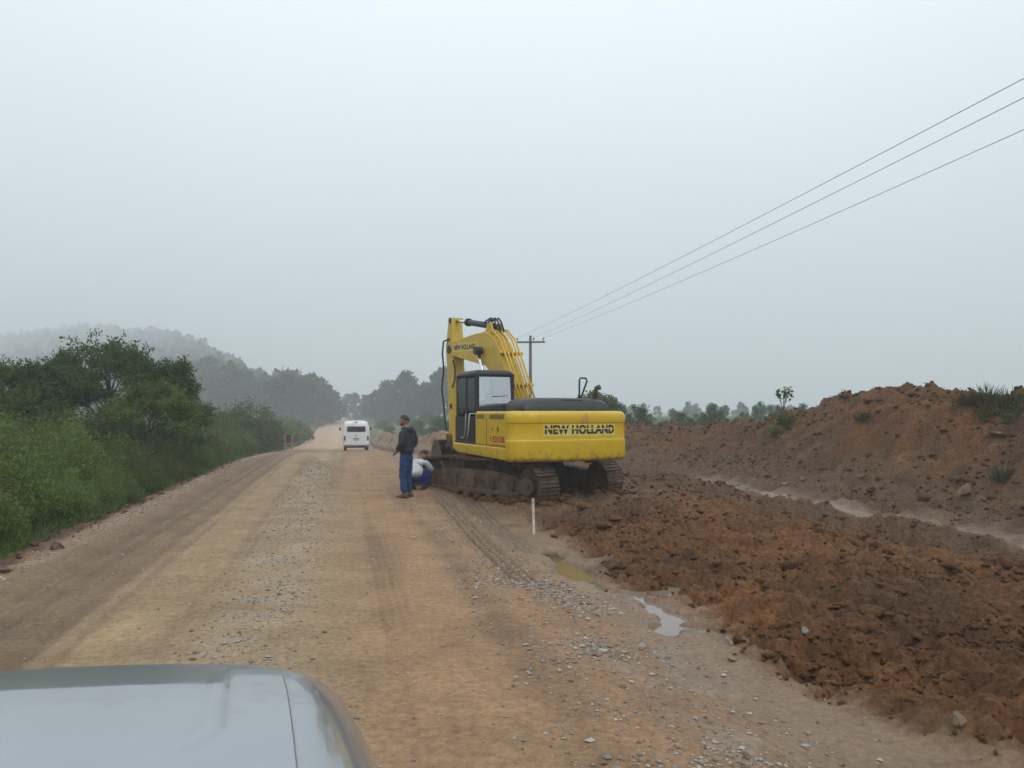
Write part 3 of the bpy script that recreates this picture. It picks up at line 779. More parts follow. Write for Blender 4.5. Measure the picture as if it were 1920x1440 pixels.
UC = (0.106, 0.2265, 0.0)
def make_track(side):
    y0 = side * 1.12
    fr = MB()
    # side frame: a long box beam with sloped top and a lower lip
    prof = [(-1.55, 0.30), (1.55, 0.30), (1.65, 0.46), (1.40, 0.66), (0.85, 0.74), (-0.85, 0.74), (-1.40, 0.66), (-1.65, 0.46)]
    fr.prism_y(prof, y0 - 0.20, y0 + 0.20)
    fr.box((0, y0 + side * 0.215, 0.27), (2.95, 0.05, 0.10))
    for k in range(5):
        fr.box((-1.3 + k * 0.62, y0 + side * 0.225, 0.48), (0.07, 0.05, 0.28))
    tr = fr.build('track', M['frame'], exc, bevel=0.02)
    tr.rotation_euler = (0, 0, RT); tr.location = UC
    for nm, xx in (('sprocket', -1.70), ('idler', 1.70)):
        w = MB()
        w.cyl((xx, y0 - 0.09, 0.47), (xx, y0 + 0.09, 0.47), 0.385, n=28)
        w.cyl((xx, y0 - 0.24, 0.47), (xx, y0 + 0.24, 0.47), 0.20, n=18)
        if nm == 'sprocket':
            for k in range(14):
                a = 2 * math.pi * k / 14
                w.box((xx + 0.40 * math.cos(a), y0, 0.47 + 0.40 * math.sin(a)), (0.07, 0.10, 0.07), Matrix.Rotation(-a, 3, 'Y'))
        w.build(nm, M['steel'], tr, bevel=0.006)
    for k in range(8):
        w = MB(); xx = -1.33 + k * 0.38
        w.cyl((xx, y0 - 0.25, 0.18), (xx, y0 + 0.25, 0.18), 0.11, n=14)
        w.build('roller', M['steel'], tr)
    # shoes round the chain
    sh = MB()
    sh.box((0, 0, 0), (0.205, 0.60, 0.022))
    for xx in (-0.085, 0.0, 0.085): sh.box((xx, 0, 0.026), (0.020, 0.598, 0.030))
    sh.box((0, 0.09, -0.045), (0.16, 0.045, 0.07)); sh.box((0, -0.09, -0.045), (0.16, 0.045, 0.07))
    me = sh.mesh('track_shoe', M['steel'])
    L, r_, zc = 1.70, 0.445, 0.47
    tot = 4 * L + 2 * math.pi * r_; N = 43
    for k in range(N):
        d = (k + 0.3) * tot / N
        if d < 2 * L:
            x, z, a = -L + d, zc + r_, 0.0
            z += 0.05 * math.sin(math.pi * d / (2 * L)) ** 2 - 0.025 * math.cos(4 * math.pi * d / (2 * L)) + 0.025
        elif d < 2 * L + math.pi * r_:
            b = (d - 2 * L) / r_; x, z, a = L + r_ * math.sin(b), zc + r_ * math.cos(b), b
        elif d < 4 * L + math.pi * r_:
            x, z, a = L - (d - 2 * L - math.pi * r_), zc - r_, math.pi
        else:
            b = (d - 4 * L - math.pi * r_) / r_; x, z, a = -L - r_ * math.sin(b), zc - r_ * math.cos(b), math.pi + b
        o = link('track_shoe', me, tr, (x, y0, z), (0, a, 0))
make_track(1); make_track(-1)

b = MB()
b.prism_y([(-0.9, 0.5), (0.9, 0.5), (0.75, 0.92), (-0.75, 0.92)], -0.90, 0.90)
cb = b.build('car_body', M['frame'], exc, bevel=0.03); cb.rotation_euler = (0, 0, RT); cb.location = UC
b = MB(); b.cyl((0, 0, 0.92), (0, 0, 1.10), 0.66, n=36); b.build('slewing_ring', M['steel'], exc, bevel=0.01)

# deck and left body
b = MB()
b.prism_y([(-1.75, 1.06), (1.02, 1.06), (1.28, 1.16), (1.28, 1.28), (-1.75, 1.28)], -1.33, 0.32)
b.build('deck', M['black'], exc, bevel=0.02)
b = MB()
b.prism_y([(-1.985, 1.02), (0.85, 1.06), (1.12, 1.14), (1.17, 1.30), (-1.985, 1.30)], 0.34, 1.375)
b.build('cab_skirt', M['yellow'], exc, bevel=0.035)
b = MB(); b.box((-1.11, 0.87, 1.675), (1.75, 1.0, 0.76))
sp = b.build('side_panel', M['yellow'], exc, bevel=0.05, seg=3)
for xx, ww in ((-0.56, 0.42), (-1.45, 0.75)):
    b = MB()
    for k in range(4): b.box((xx, 1.372, 1.90 + k * 0.024), (ww, 0.012, 0.016))
    b.build('vent', M['brown_vent'], sp)
b = MB(); b.box((-0.90, 1.37, 1.62), (0.014, 0.008, 0.6)); b.build('door_seam', M['decal_black'], sp)
b = MB(); b.box((-0.95, -1.0, 1.68), (1.55, 0.68, 0.74)); b.build('side_panel', M['yellow'], exc, bevel=0.05, seg=3)
b = MB(); b.box((0.55, -0.98, 1.55), (1.1, 0.66, 0.5)); b.build('tool_box', M['yellow'], exc, bevel=0.04, seg=3)

# counterweight: curved in plan, softened edges, two pressed ribs
def cw_ring(z, inset):
    pts = []
    W, xf, xr = 1.42 - inset, -2.00, -2.27 + inset
    pts.append((xf, W, z))
    cr = 0.17
    for k in range(7):
        a = R(90) * k / 6
        pts.append((xr + cr - cr * math.sin(a), W - cr + cr * math.cos(a), z))
    for k in range(1, 18):
        y = (W - cr) * (1 - 2 * k / 18)
        pts.append((xr - 0.15 * (1 - (y / (W - cr)) ** 2), y, z))
    for k in range(7):
        a = R(90) * k / 6
        pts.append((xr + cr - cr * math.cos(a), -(W - cr) - cr * math.sin(a), z))
    pts.append((xf, -W, z))
    return pts
levels = [(1.00, 0.10), (1.008, 0.06), (1.03, 0.025), (1.07, 0.006), (1.11, 0.0), (1.40, 0.0), (1.445, 0.0), (1.45, 0.001), (1.462, 0.013), (1.467, 0.014), (1.80, 0.014), (1.805, 0.013), (1.817, 0.001), (1.822, 0.0), (1.90, 0.0), (1.96, 0.003), (2.01, 0.018), (2.042, 0.045), (2.058, 0.08), (2.064, 0.13)]
b = MB(); b.loft([cw_ring(z, i) for z, i in levels])
cw = b.build('counterweight', M['yellow'], exc, smooth=True)
e = cw.modifiers.new('es', 'EDGE_SPLIT'); e.split_angle = R(50)

def text_mesh(s, size, bold=0.0, sx=1.0, mat=None, extrude=0.002, spacing=1.0):
    c = bpy.data.curves.new('lettering', 'FONT')
    c.body = s; c.size = size; c.offset = bold; c.extrude = extrude; c.align_x = 'CENTER'; c.align_y = 'CENTER'
    c.space_character = spacing; c.resolution_u = 3
    o = bpy.data.objects.new('tmp', c); COL.objects.link(o)
    dg = bpy.context.evaluated_depsgraph_get()
    me = bpy.data.meshes.new_from_object(o.evaluated_get(dg))
    bpy.data.objects.remove(o); bpy.data.curves.remove(c)
    for v in me.vertices: v.co.x *= sx
    me.materials.clear(); me.materials.append(mat)
    me.name = 'lettering'
    return me
def bend_on_tail(me, yc, zc, out):
    """lay a flat decal (x right, y up) on the curved rear face"""
    W, cr, xr = 1.42, 0.17, -2.27
    for v in me.vertices:
        y = yc - v.co.x; z = zc + v.co.y
        v.co = Vector((xr - 0.15 * (1 - min(1, (y / (W - cr)) ** 2)) - out - v.co.z, y, z))
    me.update()
def plate_mesh(w, h, mat, n=24, t=0.001):
    vs, fs = [], []
    for i in range(n + 1):
        x = -w / 2 + w * i / n
        vs += [(x, -h / 2, 0), (x, h / 2, 0)]
    for i in range(n): fs.append((2 * i, 2 * i + 2, 2 * i + 3, 2 * i + 1))
    me = bpy.data.meshes.new('decal'); me.from_pydata(vs, [], fs); me.materials.append(mat)
    return me
LY, LZ = -0.17, 1.66
pm = plate_mesh(1.78, 0.25, M['decal_white']); bend_on_tail(pm, LY, LZ, -0.011); link('decal_plate', pm, cw)
tm = text_mesh('NEW HOLLAND', 0.24, 0.012, 1.0, M['decal_black'], spacing=1.06)
wd = max(v.co.x for v in tm.vertices) - min(v.co.x for v in tm.vertices)
for v in tm.vertices: v.co.x *= 1.72 / wd
bend_on_tail(tm, LY, LZ + 0.005, -0.008); link('lettering', tm, cw)
pm = plate_mesh(1.76, 0.020, M['decal_white']); bend_on_tail(pm, LY, LZ + 0.030, -0.0035); link('letter_stripe', pm, cw)

def flat_decal(s, size, bold, w, loc, mat, parent, spacing=1.0, side=1):
    me = text_mesh(s, size, bold, 1.0, mat, 0.001, spacing)
    xs = [v.co.x for v in me.vertices]; k = w / (max(xs) - min(xs))
    for v in me.vertices: v.co = Vector((-v.co.x * k, v.co.z, v.co.y))     # on the left flank, read from outside
    for p_ in me.polygons: p_.flip()
    me.update()
    return link('lettering', me, parent, loc)
flat_decal('E215B', 0.17, 0.006, 0.62, (-1.55, 1.373, 1.45), M['decal_red'], sp)
b = MB(); b.cyl((-1.52, 1.366, 1.67), (-1.52, 1.374, 1.67), 0.055, n=16); b.build('emblem', M['brown_vent'], sp)
for lx, lz in ((-1.22, 1.67), (-1.13, 1.45)):
    b = MB(); b.box((lx, 1.371, lz), (0.035, 0.006, 0.08)); b.build('latch', M['decal_black'], sp)
b = MB(); b.box((-1.55, 1.371, 1.335), (0.72, 0.005, 0.018)); b.build('trim_line', M['brown_vent'], sp)

# engine hood and roof furniture
def hood_ring(x, hgt, y0, y1):
    pts = []
    for k in range(13):
        a = math.pi * k / 12
        yy = (y0 + y1) / 2 + (y1 - y0) / 2 * (abs(math.cos(a)) ** 0.45) * (1 if math.cos(a) >= 0 else -1)
        zz = 2.03 + hgt * math.sin(a) ** 0.5
        pts.append((x, yy, zz))
    return pts
b = MB()
b.loft([hood_ring(-2.02, 0.06, -1.10, 0.98), hood_ring(-1.98, 0.24, -1.13, 1.02), hood_ring(-1.85, 0.315, -1.15, 1.05), hood_ring(-1.1, 0.33, -1.15, 1.0), hood_ring(-0.75, 0.30, -1.13, 0.30), hood_ring(-0.68, 0.05, -1.1, 0.28)])
eh = b.build('engine_hood', M['hood_black'], exc, smooth=True)
b = MB(); b.box((-1.93, -0.2, 2.30), (0.04, 0.5, 0.03)); b.build('handle', M['black'], eh, bevel=0.01)
b = MB(); b.tube([(-1.6, -0.98, 2.28), (-1.6, -0.98, 2.50), (-1.63, -1.0, 2.57), (-1.70, -1.05, 2.60)], [0.055, 0.05, 0.055, 0.06], 12)
b.build('exhaust_pipe', M['steel'], exc, smooth=True)
b = MB()
b.tube([(-0.55, -1.18, 2.02), (-0.55, -1.18, 2.80), (-0.56, -1.21, 2.85), (-0.58, -1.34, 2.84), (-0.59, -1.37, 2.78), (-0.56, -1.22, 2.38)], 0.022, 8)
b.build('mirror_bracket', M['black'], exc, smooth=True)

# cab
CX0, CX1, CY0, CY1, CZ0, CZ1 = -0.22, 1.15, 0.36, 1.34, 1.28, 3.00
cab = MB()
cab.box(((CX0 + CX1) / 2, (CY0 + CY1) / 2, CZ0 + 0.04), (CX1 - CX0, CY1 - CY0, 0.08))
for x_, y_ in ((CX0 + 0.05, CY0 + 0.05), (CX0 + 0.05, CY1 - 0.05), (CX1 - 0.12, CY0 + 0.05), (CX1 - 0.12, CY1 - 0.05), (0.42, CY1 - 0.04)):
    cab.box((x_, y_, 2.12), (0.09, 0.08, 1.62))
cab.box(((CX0 + CX1) / 2, CY0 + 0.04, 1.62), (CX1 - CX0 - 0.1, 0.06, 0.66))     # lower right wall
cab.box((CX0 + 0.04, (CY0 + CY1) / 2, 1.72), (0.07, CY1 - CY0 - 0.1, 0.82))      # lower rear wall
co = cab.build('cab', M['black'], exc, bevel=0.015)
rf = MB()
def roof_ring(z, i):
    x0, x1, y0, y1 = CX0 + i, CX1 - 0.06 - i, CY0 + i, CY1 - i
    r_ = 0.12; pts = []
    for cx_, cy0_, a0 in ((x1 - r_, y1 - r_, 0), (x0 + r_, y1 - r_, 90), (x0 + r_, y0 + r_, 180), (x1 - r_, y0 + r_, 270)):
        for k in range(5):
            a = R(a0 + 22.5 * k); pts.append((cx_ + r_ * math.cos(a), cy0_ + r_ * math.sin(a), z))
    return pts
rf.loft([roof_ring(2.86, 0.0), roof_ring(2.93, 0.0), roof_ring(2.98, 0.03), roof_ring(3.01, 0.10), roof_ring(3.015, 0.2)])
r_o = rf.build('roof', M['black'], co, smooth=True)
b = MB(); b.box((CX0 + 0.035, (CY0 + CY1) / 2, 2.49), (0.012, 0.80, 0.74), Matrix.Rotation(R(3.5), 3, 'Y')); b.build('rear_window', M['glass_rear'], co)
b = MB(); b.box((CX1 - 0.10, (CY0 + CY1) / 2, 2.45), (0.015, 0.80, 0.82)); b.build('front_window', M['glass_rear'], co)
b = MB(); b.box((CX1 - 0.10, (CY0 + CY1) / 2, 1.68), (0.015, 0.80, 0.62)); b.build('lower_window', M['glass_dark'], co)
b = MB(); b.box((0.50, CY0 + 0.04, 2.42), (1.2, 0.015, 0.86)); b.build('side_window', M['glass_dark'], co)
b = MB(); b.box((0.13, CY1 - 0.025, 2.42), (0.46, 0.012, 0.82)); b.build('side_window', M['glass_dark'], co)
b = MB(); b.box((0.78, CY1 - 0.022, 2.40), (0.58, 0.012, 0.86)); b.build('door_window', M['glass_dark'], co)
d = MB()
d.box((0.78, CY1 - 0.018, 1.62), (0.66, 0.03, 0.62)); d.box((0.13, CY1 - 0.018, 1.62), (0.5, 0.03, 0.62))
do = d.build('door', M['black'], co, bevel=0.01)
b = MB()
b.tube([(0.33, CY1 + 0.03, 2.0), (0.30, CY1 + 0.05, 1.75), (0.34, CY1 + 0.05, 1.5), (0.46, CY1 + 0.04, 1.42), (0.58, CY1 + 0.04, 1.44)], 0.016, 8)
b.build('grab_rail', simple('rail_grey', (0.30, 0.30, 0.29), 0.5), co, smooth=True)
b = MB(); b.tube([(0.12, CY1 + 0.02, 2.0), (0.10, CY1 + 0.05, 1.72), (0.16, CY1 + 0.05, 1.50), (0.30, CY1 + 0.02, 1.40)], 0.018, 8)
b.build('grab_rail', simple('rail_pale', (0.38, 0.37, 0.35), 0.5), co, smooth=True)
b = MB(); b.box((0.62, CY1 + 0.012, 2.02), (0.14, 0.03, 0.05)); b.build('door_handle', M['rubber'], do, bevel=0.008)
b = MB(); b.box((0.35, 0.86, 1.62), (0.5, 0.5, 0.16)); b.box((0.12, 0.86, 1.98), (0.14, 0.48, 0.66)); b.box((0.10, 0.86, 2.40), (0.1, 0.26, 0.2))
b.build('seat', M['rubber'], co, bevel=0.04)
b = MB(); b.tube([(CX0 - 0.005, 0.55, 2.42), (CX0 - 0.015, 0.82, 2.40), (CX0 - 0.012, 0.92, 2.40)], 0.008, 6); b.build('wiper', M['rubber'], co)

# boom, stick, bucket
YB = -0.16
def thick_profile(prof, w):
    m_ = MB(); m_.prism_y(prof, YB - w / 2, YB + w / 2); return m_
boom_prof = [(0.05, 1.62), (0.42, 1.52), (1.15, 2.28), (1.85, 3.02), (2.30, 3.26), (2.9, 3.36), (4.9, 3.70), (5.12, 3.78), (5.14, 4.00), (4.95, 4.10),
             (3.0, 4.17), (2.35, 4.16), (1.95, 4.06), (1.55, 3.80), (1.0, 3.12), (0.35, 2.22), (0.0, 1.85)]
bo = thick_profile(boom_prof, 0.42).build('boom', M['yellow_worn'], exc, bevel=0.02)
b = MB(); b.prism_y([(1.85, 4.08), (2.05, 4.38), (2.28, 4.38), (2.45, 4.12)], YB - 0.16, YB - 0.11); b.prism_y([(1.85, 4.08), (2.05, 4.38), (2.28, 4.38), (2.45, 4.12)], YB + 0.11, YB + 0.16)
b.build('bracket', M['yellow_worn'], bo, bevel=0.01)
# steel pipes along the back of the boom
for i, yo in enumerate((-0.26, -0.17, -0.05, 0.07, 0.16)):
    off = 0.07
    pts = [(0.30 - off, YB + yo, 2.20 + off), (0.98 - off, YB + yo, 3.16 + off), (1.50 - off, YB + yo, 3.83 + off), (1.92 - off * 0.6, YB + yo, 4.10 + off)]
    if i in (0, 1): pts += [(2.6, YB + yo, 4.20 + off), (3.6, YB + yo, 4.16 + off)]
    b = MB(); b.tube(pts, 0.026, 8); b.build('pipe', M['yellow_worn'], bo, smooth=True)
for xx, zz in ((0.62, 2.70), (1.22, 3.52)):
    b = MB(); b.box((xx, YB - 0.06, zz), (0.06, 0.62, 0.10), Matrix.Rotation(R(-54), 3, 'Y')); b.build('pipe_clamp', M['yellow_worn'], bo, bevel=0.01)
for yo in (-0.12, -0.03, 0.06):
    b = MB(); b.tube([(1.80, YB + yo, 4.14), (1.98, YB + yo, 4.40), (2.2, YB + yo * 1.2, 4.52), (2.55, YB + yo, 4.48), (2.8, YB + yo, 4.40)], 0.024, 8)
    b.build('hose', M['rubber'], bo, smooth=True)
# decal on the left side of the boom
me = text_mesh('NEW HOLLAND', 0.2, 0.008, 1.0, M['decal_black'], 0.001, 1.05)
pl = plate_mesh(1.75, 0.23, M['decal_white'])
xs = [v.co.x for v in me.vertices]; k = 1.62 / (max(xs) - min(xs))
for q, ko, kx in ((me, 0.216, k), (pl, 0.213, 1.0)):
    for v in q.vertices: v.co = Vector((-v.co.x * kx, ko + v.co.z, v.co.y))
    q.update()
link('decal_plate', pl, bo, (3.78, YB, 3.86), (0, R(-2.5), 0)); link('lettering', me, bo, (3.78, YB, 3.86), (0, R(-2.5), 0))

for sgn in (1, -1):
    b = MB(); p0, p1 = Vector((1.05, YB + sgn * 0.36, 1.35)), Vector((2.42, YB + sgn * 0.36, 3.66))
    mid = p0.lerp(p1, 0.60)
    b.cyl(p0, mid, 0.085, n=14); b.build('boom_cylinder', M['yellow_worn'], exc, smooth=True)
    b = MB(); b.cyl(mid, p1, 0.045, n=12); b.build('cylinder_rod', M['chrome'], exc, smooth=True)
    b = MB(); b.cyl(p1 + Vector((0, -0.10, 0)), p1 + Vector((0, 0.10, 0)), 0.11, n=14); b.build('cylinder_eye', M['black'], exc)
b = MB(); q0, q1, q2 = Vector((2.17, YB, 4.30)), Vector((4.05, YB, 4.60)), Vector((5.02, YB, 4.74))
b.cyl(q0, q1, 0.085, n=14); b.cyl(q1 - (q1 - q0).normalized() * 0.12, q1, 0.115, n=14)
b.build('stick_cylinder', M['black'], exc, smooth=False)
b = MB(); b.cyl(q1, q2, 0.045, n=12); b.build('cylinder_rod', M['chrome'], exc, smooth=True)

stick_prof = [(4.92, 4.80), (5.12, 4.84), (5.24, 4.60), (5.40, 4.00), (5.36, 3.60), (5.04, 0.98), (4.92, 0.88), (4.80, 0.98), (4.78, 1.9), (4.74, 3.4), (4.80, 3.95)]
st = thick_profile(stick_prof, 0.34).build('stick', M['yellow_worn'], exc, bevel=0.015)
for px_, pz_, pr_, pw_ in ((5.02, 4.74, 0.09, 0.2), (4.98, 3.88, 0.12, 0.26), (4.95, 2.2, 0.09, 0.19)):
    b = MB(); b.cyl((px_, YB - pw_, pz_), (px_, YB + pw_, pz_), pr_, n=14); b.build('pin', M['black'], st)
b = MB(); b.cyl((5.50, YB, 3.9), (5.36, YB, 2.35), 0.075, n=12); b.build('bucket_cylinder', M['yellow_worn'], exc, smooth=True)
b = MB(); b.cyl((5.36, YB, 2.35), (5.28, YB, 1.35), 0.04, n=10); b.build('cylinder_rod', M['chrome'], exc, smooth=True)
b = MB()
for yo in (-0.19, 0.19):
    b.cyl((5.28, YB + yo, 1.38), (4.97, YB + yo, 1.42), 0.05, n=8); b.cyl((5.28, YB + yo, 1.38), (5.22, YB + yo, 0.95), 0.05, n=8)
b.build('bucket_link', M['yellow_worn'], exc)
b = MB(); b.tube([(5.05, YB + 0.2, 4.2), (5.42, YB + 0.24, 4.15), (5.62, YB + 0.2, 3.8), (5.50, YB + 0.2, 3.3), (5.68, YB + 0.2, 2.75), (5.52, YB + 0.2, 2.3), (5.42, YB + 0.18, 1.7), (5.3, YB + 0.18, 1.5)], 0.026, 8)
b.build('hose', M['rubber'], st, smooth=True)
b = MB(); b.tube([(4.72, YB + 0.2, 3.55), (4.55, YB + 0.2, 3.3), (4.55, YB + 0.2, 3.0), (4.76, YB + 0.2, 2.75)], 0.024, 8)
b.build('hose', M['rubber'], st, smooth=True)
# bucket shell: curved plate with two side plates
bk = MB()
arc = [(5.15, 1.22), (5.38, 1.0), (5.50, 0.62), (5.40, 0.26), (5.10, 0.02), (4.65, -0.02), (4.22, 0.06)]
inn = [(x_ + (4.85 - x_) * 0.06, z_ + (0.62 - z_) * 0.06) for x_, z_ in arc]
ring = arc + inn[::-1]
bk.prism_y(ring, YB - 0.60, YB + 0.60)
side_p = arc + [(4.35, 0.35), (4.65, 0.95), (4.80, 1.22)]
bk.prism_y(side_p, YB - 0.632, YB - 0.602); bk.prism_y(side_p, YB + 0.602, YB + 0.632)
bk.box((5.0, YB + 0.22, 1.15), (0.35, 0.04, 0.4)); bk.box((5.0, YB - 0.22, 1.15), (0.35, 0.04, 0.4))
bko = bk.build('bucket', M['steel'], exc, bevel=0.008)
for k in range(5):
    b = MB(); yy = YB - 0.5 + k * 0.25
    b.loft([[(4.25, yy - 0.05, 0.02), (4.25, yy + 0.05, 0.02), (4.25, yy + 0.05, 0.11), (4.25, yy - 0.05, 0.11)], [(4.02, yy - 0.025, 0.06), (4.02, yy + 0.025, 0.06), (4.02, yy + 0.025, 0.08), (4.02, yy - 0.025, 0.08)]])
    b.build('tooth', M['steel'], bko)

# ------------------------------------------------------------------ small van on the road
def make_van():
    Y = 52.0; x = (667 - 960) / F_PX * Y
    s_, t_ = xy_to_st(x, Y)
    z = gz1(x, Y)
    van = empty('van', (x, Y, z), math.atan2(DY, DX), 'small white rounded passenger van driving away down the dirt road', 'van')
    def ring(xx, wb, wt, z0, z1, zb, n=10):
        """section: sill width wb, roof width wt, from z0 to z1, beltline zb"""
        pts = []
        half = [(wb * 0.92, z0), (wb, z0 + 0.12), (wb, z0 + 0.4), (wb * 0.995, zb), (wb * 0.93 + wt * 0.04, zb + (z1 - zb) * 0.5), (wt, z1 - 0.18), (wt * 0.93, z1 - 0.07), (wt * 0.72, z1 - 0.015), (wt * 0.3, z1)]
        return [(xx, y, q) for y, q in half] + [(xx, -y, q) for y, q in half[::-1]]
    b = MB()
    b.loft([ring(-2.20, 0.66, 0.52, 0.50, 1.72, 1.15), ring(-2.17, 0.76, 0.62, 0.40, 1.83, 1.15), ring(-2.08, 0.83, 0.71, 0.34, 1.92, 1.15), ring(-1.85, 0.86, 0.76, 0.32, 1.97, 1.15),
            ring(0.0, 0.86, 0.77, 0.32, 1.99, 1.15), ring(1.6, 0.86, 0.75, 0.32, 1.97, 1.15), ring(2.0, 0.84, 0.68, 0.34, 1.85, 1.12), ring(2.22, 0.74, 0.55, 0.42, 1.45, 1.05)])
    body = b.build('body', M['white_paint'], van, smooth=True)
    b = MB()
    def rr(w, h, zc, x0, r_=0.06):
        pts = []
        for cx_, cz_, a0 in ((w - r_, h - r_, 0), (-w + r_, h - r_, 90), (-w + r_, -h + r_, 180), (w - r_, -h + r_, 270)):
            for k in range(4):
                a = R(a0 + 30 * k); pts.append((x0, cx_ + r_ * math.cos(a), zc + cz_ + r_ * math.sin(a)))
        return pts
    b = MB(); b.loft([rr(0.58, 0.17, 1.47, -2.10), rr(0.58, 0.17, 1.47, -2.225), rr(0.55, 0.14, 1.47, -2.235)])
    b.build('rear_window', M['tail_dark'], van)
    b = MB(); b.loft([rr(0.60, 0.30, 0.86, -2.12), rr(0.60, 0.30, 0.86, -2.212), rr(0.585, 0.285, 0.86, -2.216)])
    eng = b.build('tailgate', M['white_paint'], van)
    b = MB(); b.box((-2.223, 0, 0.80), (0.012, 0.36, 0.13)); pl = b.build('licence_plate', simple('plate_grey', (0.36, 0.39, 0.42), 0.5), van)
    b = MB(); b.box((-2.231, 0, 0.865), (0.02, 0.40, 0.03)); b.build('plate_lamp', M['black'], van)
    b = MB(); b.cyl((-2.215, 0, 1.09), (-2.235, 0, 1.09), 0.035, n=12); b.box((-2.228, 0, 1.03), (0.02, 0.03, 0.11)); b.build('emblem', M['black'], van)
    b = MB(); b.cyl((-2.0, 0, 1.86), (-2.11, 0, 1.80), 0.14, 0.13, n=14); b.build('roof_vent', simple('vent_grey', (0.35, 0.36, 0.37), 0.5), van)
    for sgn in (1, -1):
        b = MB(); b.box((-2.145, sgn * 0.73, 0.88), (0.12, 0.11, 0.30)); b.build('tail_light', M['tail_red'], van, bevel=0.03)
        b = MB()
        b.box((-1.95, sgn * 0.855, 1.45), (0.2, 0.01, 0.3)); 
        for k in range(3):
            q = MB(); q.box((-1.3 + k * 1.05, sgn * 0.822, 1.45), (0.85, 0.03, 0.34)); q.build('side_window', M['tail_dark'], van, bevel=0.01)
        q = MB(); q.tube([(1.55, sgn * 0.84, 1.30), (1.58, sgn * 1.0, 1.36)], 0.012, 6); q.box((1.57, sgn * 1.04, 1.40), (0.04, 0.12, 0.2)); q.build('mirror', M['black'], van)
        for xx in (-1.2, 1.2):
            q = MB(); q.cyl((xx, sgn * 0.60, 0.31), (xx, sgn * 0.79, 0.31), 0.315, n=24); w = q.build('wheel', M['rubber'], van, bevel=0.03)
            q = MB(); q.cyl((xx, sgn * 0.78, 0.31), (xx, sgn * 0.80, 0.31), 0.18, n=18); q.build('rim', M['chrome'], w)
    b = MB()
    pts = [(-2.22 + 0.14 * (abs(y) / 0.86) ** 4, y, 0.50) for y in np.linspace(-0.84, 0.84, 15)]
    b.loft([[(p[0], p[1], 0.44), (p[0] - 0.09, p[1], 0.44), (p[0] - 0.10, p[1], 0.56), (p[0], p[1], 0.56)] for p in pts])
    b.build('bumper', M['white_paint'], van, bevel=0.01)
    b = MB(); b.box((-2.0, 0, 0.33), (0.3, 1.3, 0.14)); b.build('undertray', M['black'], van)
    q = MB(); q.box((2.14, 0, 1.45), (0.03, 1.0, 0.4), Matrix.Rotation(R(28), 3, 'Y')); q.build('windscreen', M['tail_dark'], van)
make_van()

# ------------------------------------------------------------------ people
def skinned(name, verts, edges, radii, mat, parent=None, sub=2, root=0, extra=None, folds=0.0):
    me = bpy.data.meshes.new(name)
    me.from_pydata(verts, edges, [])
    o = bpy.data.objects.new(name, me); COL.objects.link(o)
    sk = o.modifiers.new('skin', 'SKIN'); sk.use_smooth_shade = True; sk.branch_smoothing = 0.6
    for i, r_ in enumerate(radii):
        sv = me.skin_vertices[0].data[i]
        sv.radius = r_ if isinstance(r_, (tuple, list)) else (r_, r_)
        sv.use_root = (i == root)
    su = o.modifiers.new('sub', 'SUBSURF'); su.levels = su.render_levels = sub
    dg = bpy.context.evaluated_depsgraph_get()
    out = bpy.data.meshes.new_from_object(o.evaluated_get(dg))
    bpy.data.objects.remove(o); bpy.data.meshes.remove(me)
    if folds:                                   # creases running round the limbs
        nv = len(out.vertices); co = np.empty(nv * 3); out.vertices.foreach_get('co', co); co = co.reshape(-1, 3)
        nn = np.array([v.normal[:] for v in out.vertices])
        q = fbm(co[:, 0] * 9 + co[:, 1] * 6, co[:, 2] * 15 + co[:, 1] * 5, 3, 2) + 0.7 * (1 - 2 * np.abs(fbm(co[:, 1] * 7 + 3, co[:, 2] * 11 + co[:, 0] * 8, 2, 4)))
        co = co + nn * (folds * (q - 0.4))[:, None]
        out.vertices.foreach_set('co', co.ravel()); out.update()
    if extra:
        bm = bmesh.new(); bm.from_mesh(out)
        for ev, ef in extra:
            vv = [bm.verts.new(p) for p in ev]
            for f in ef: bm.faces.new([vv[i] for i in f])
        bm.to_mesh(out); bm.free()
    out.name = name
    out.materials.clear(); out.materials.append(mat)
    out.polygons.foreach_set('use_smooth', [True] * len(out.polygons))
    return link(name, out, parent)

def head_shape(c, yaw=0.0, pitch=0.0, s=1.0):
    """face towards +X: skull, brow, nose, lips, chin, ears"""
    bv, bf = ICO3
    V = []
    for x, y, z in bv:
        X, Yv, Z = 0.098 * x, 0.076 * y, 0.118 * z
        if z < -0.2: X *= 1 - 0.12 * (-z - 0.2); Yv *= 1 - 0.32 * (-z - 0.2)
        if x > 0.2 and z < 0.1: X += 0.010
        if abs(y) < 0.24 and x > 0.75 and -0.32 < z < 0.12: X += 0.026 * (1 - abs(y) / 0.24) * (1 - abs(z + 0.14) / 0.26)
        if abs(y) < 0.35 and x > 0.6 and 0.12 < z < 0.25: X += 0.006
        if x > 0.6 and -0.6 < z < -0.38 and abs(y) < 0.35: X += 0.008
        if x > 0.45 and z < -0.75: X += 0.012
        if abs(y) > 0.9 and abs(z) < 0.3 and -0.35 < x < 0.1: Yv *= 1.16
        V.append(Vector((X, Yv, Z)) * s)
    m_ = Matrix.Rotation(yaw, 3, 'Z') @ Matrix.Rotation(pitch, 3, 'Y')
    return [m_ @ p + Vector(c) for p in V], [tuple(f) for f in bf]

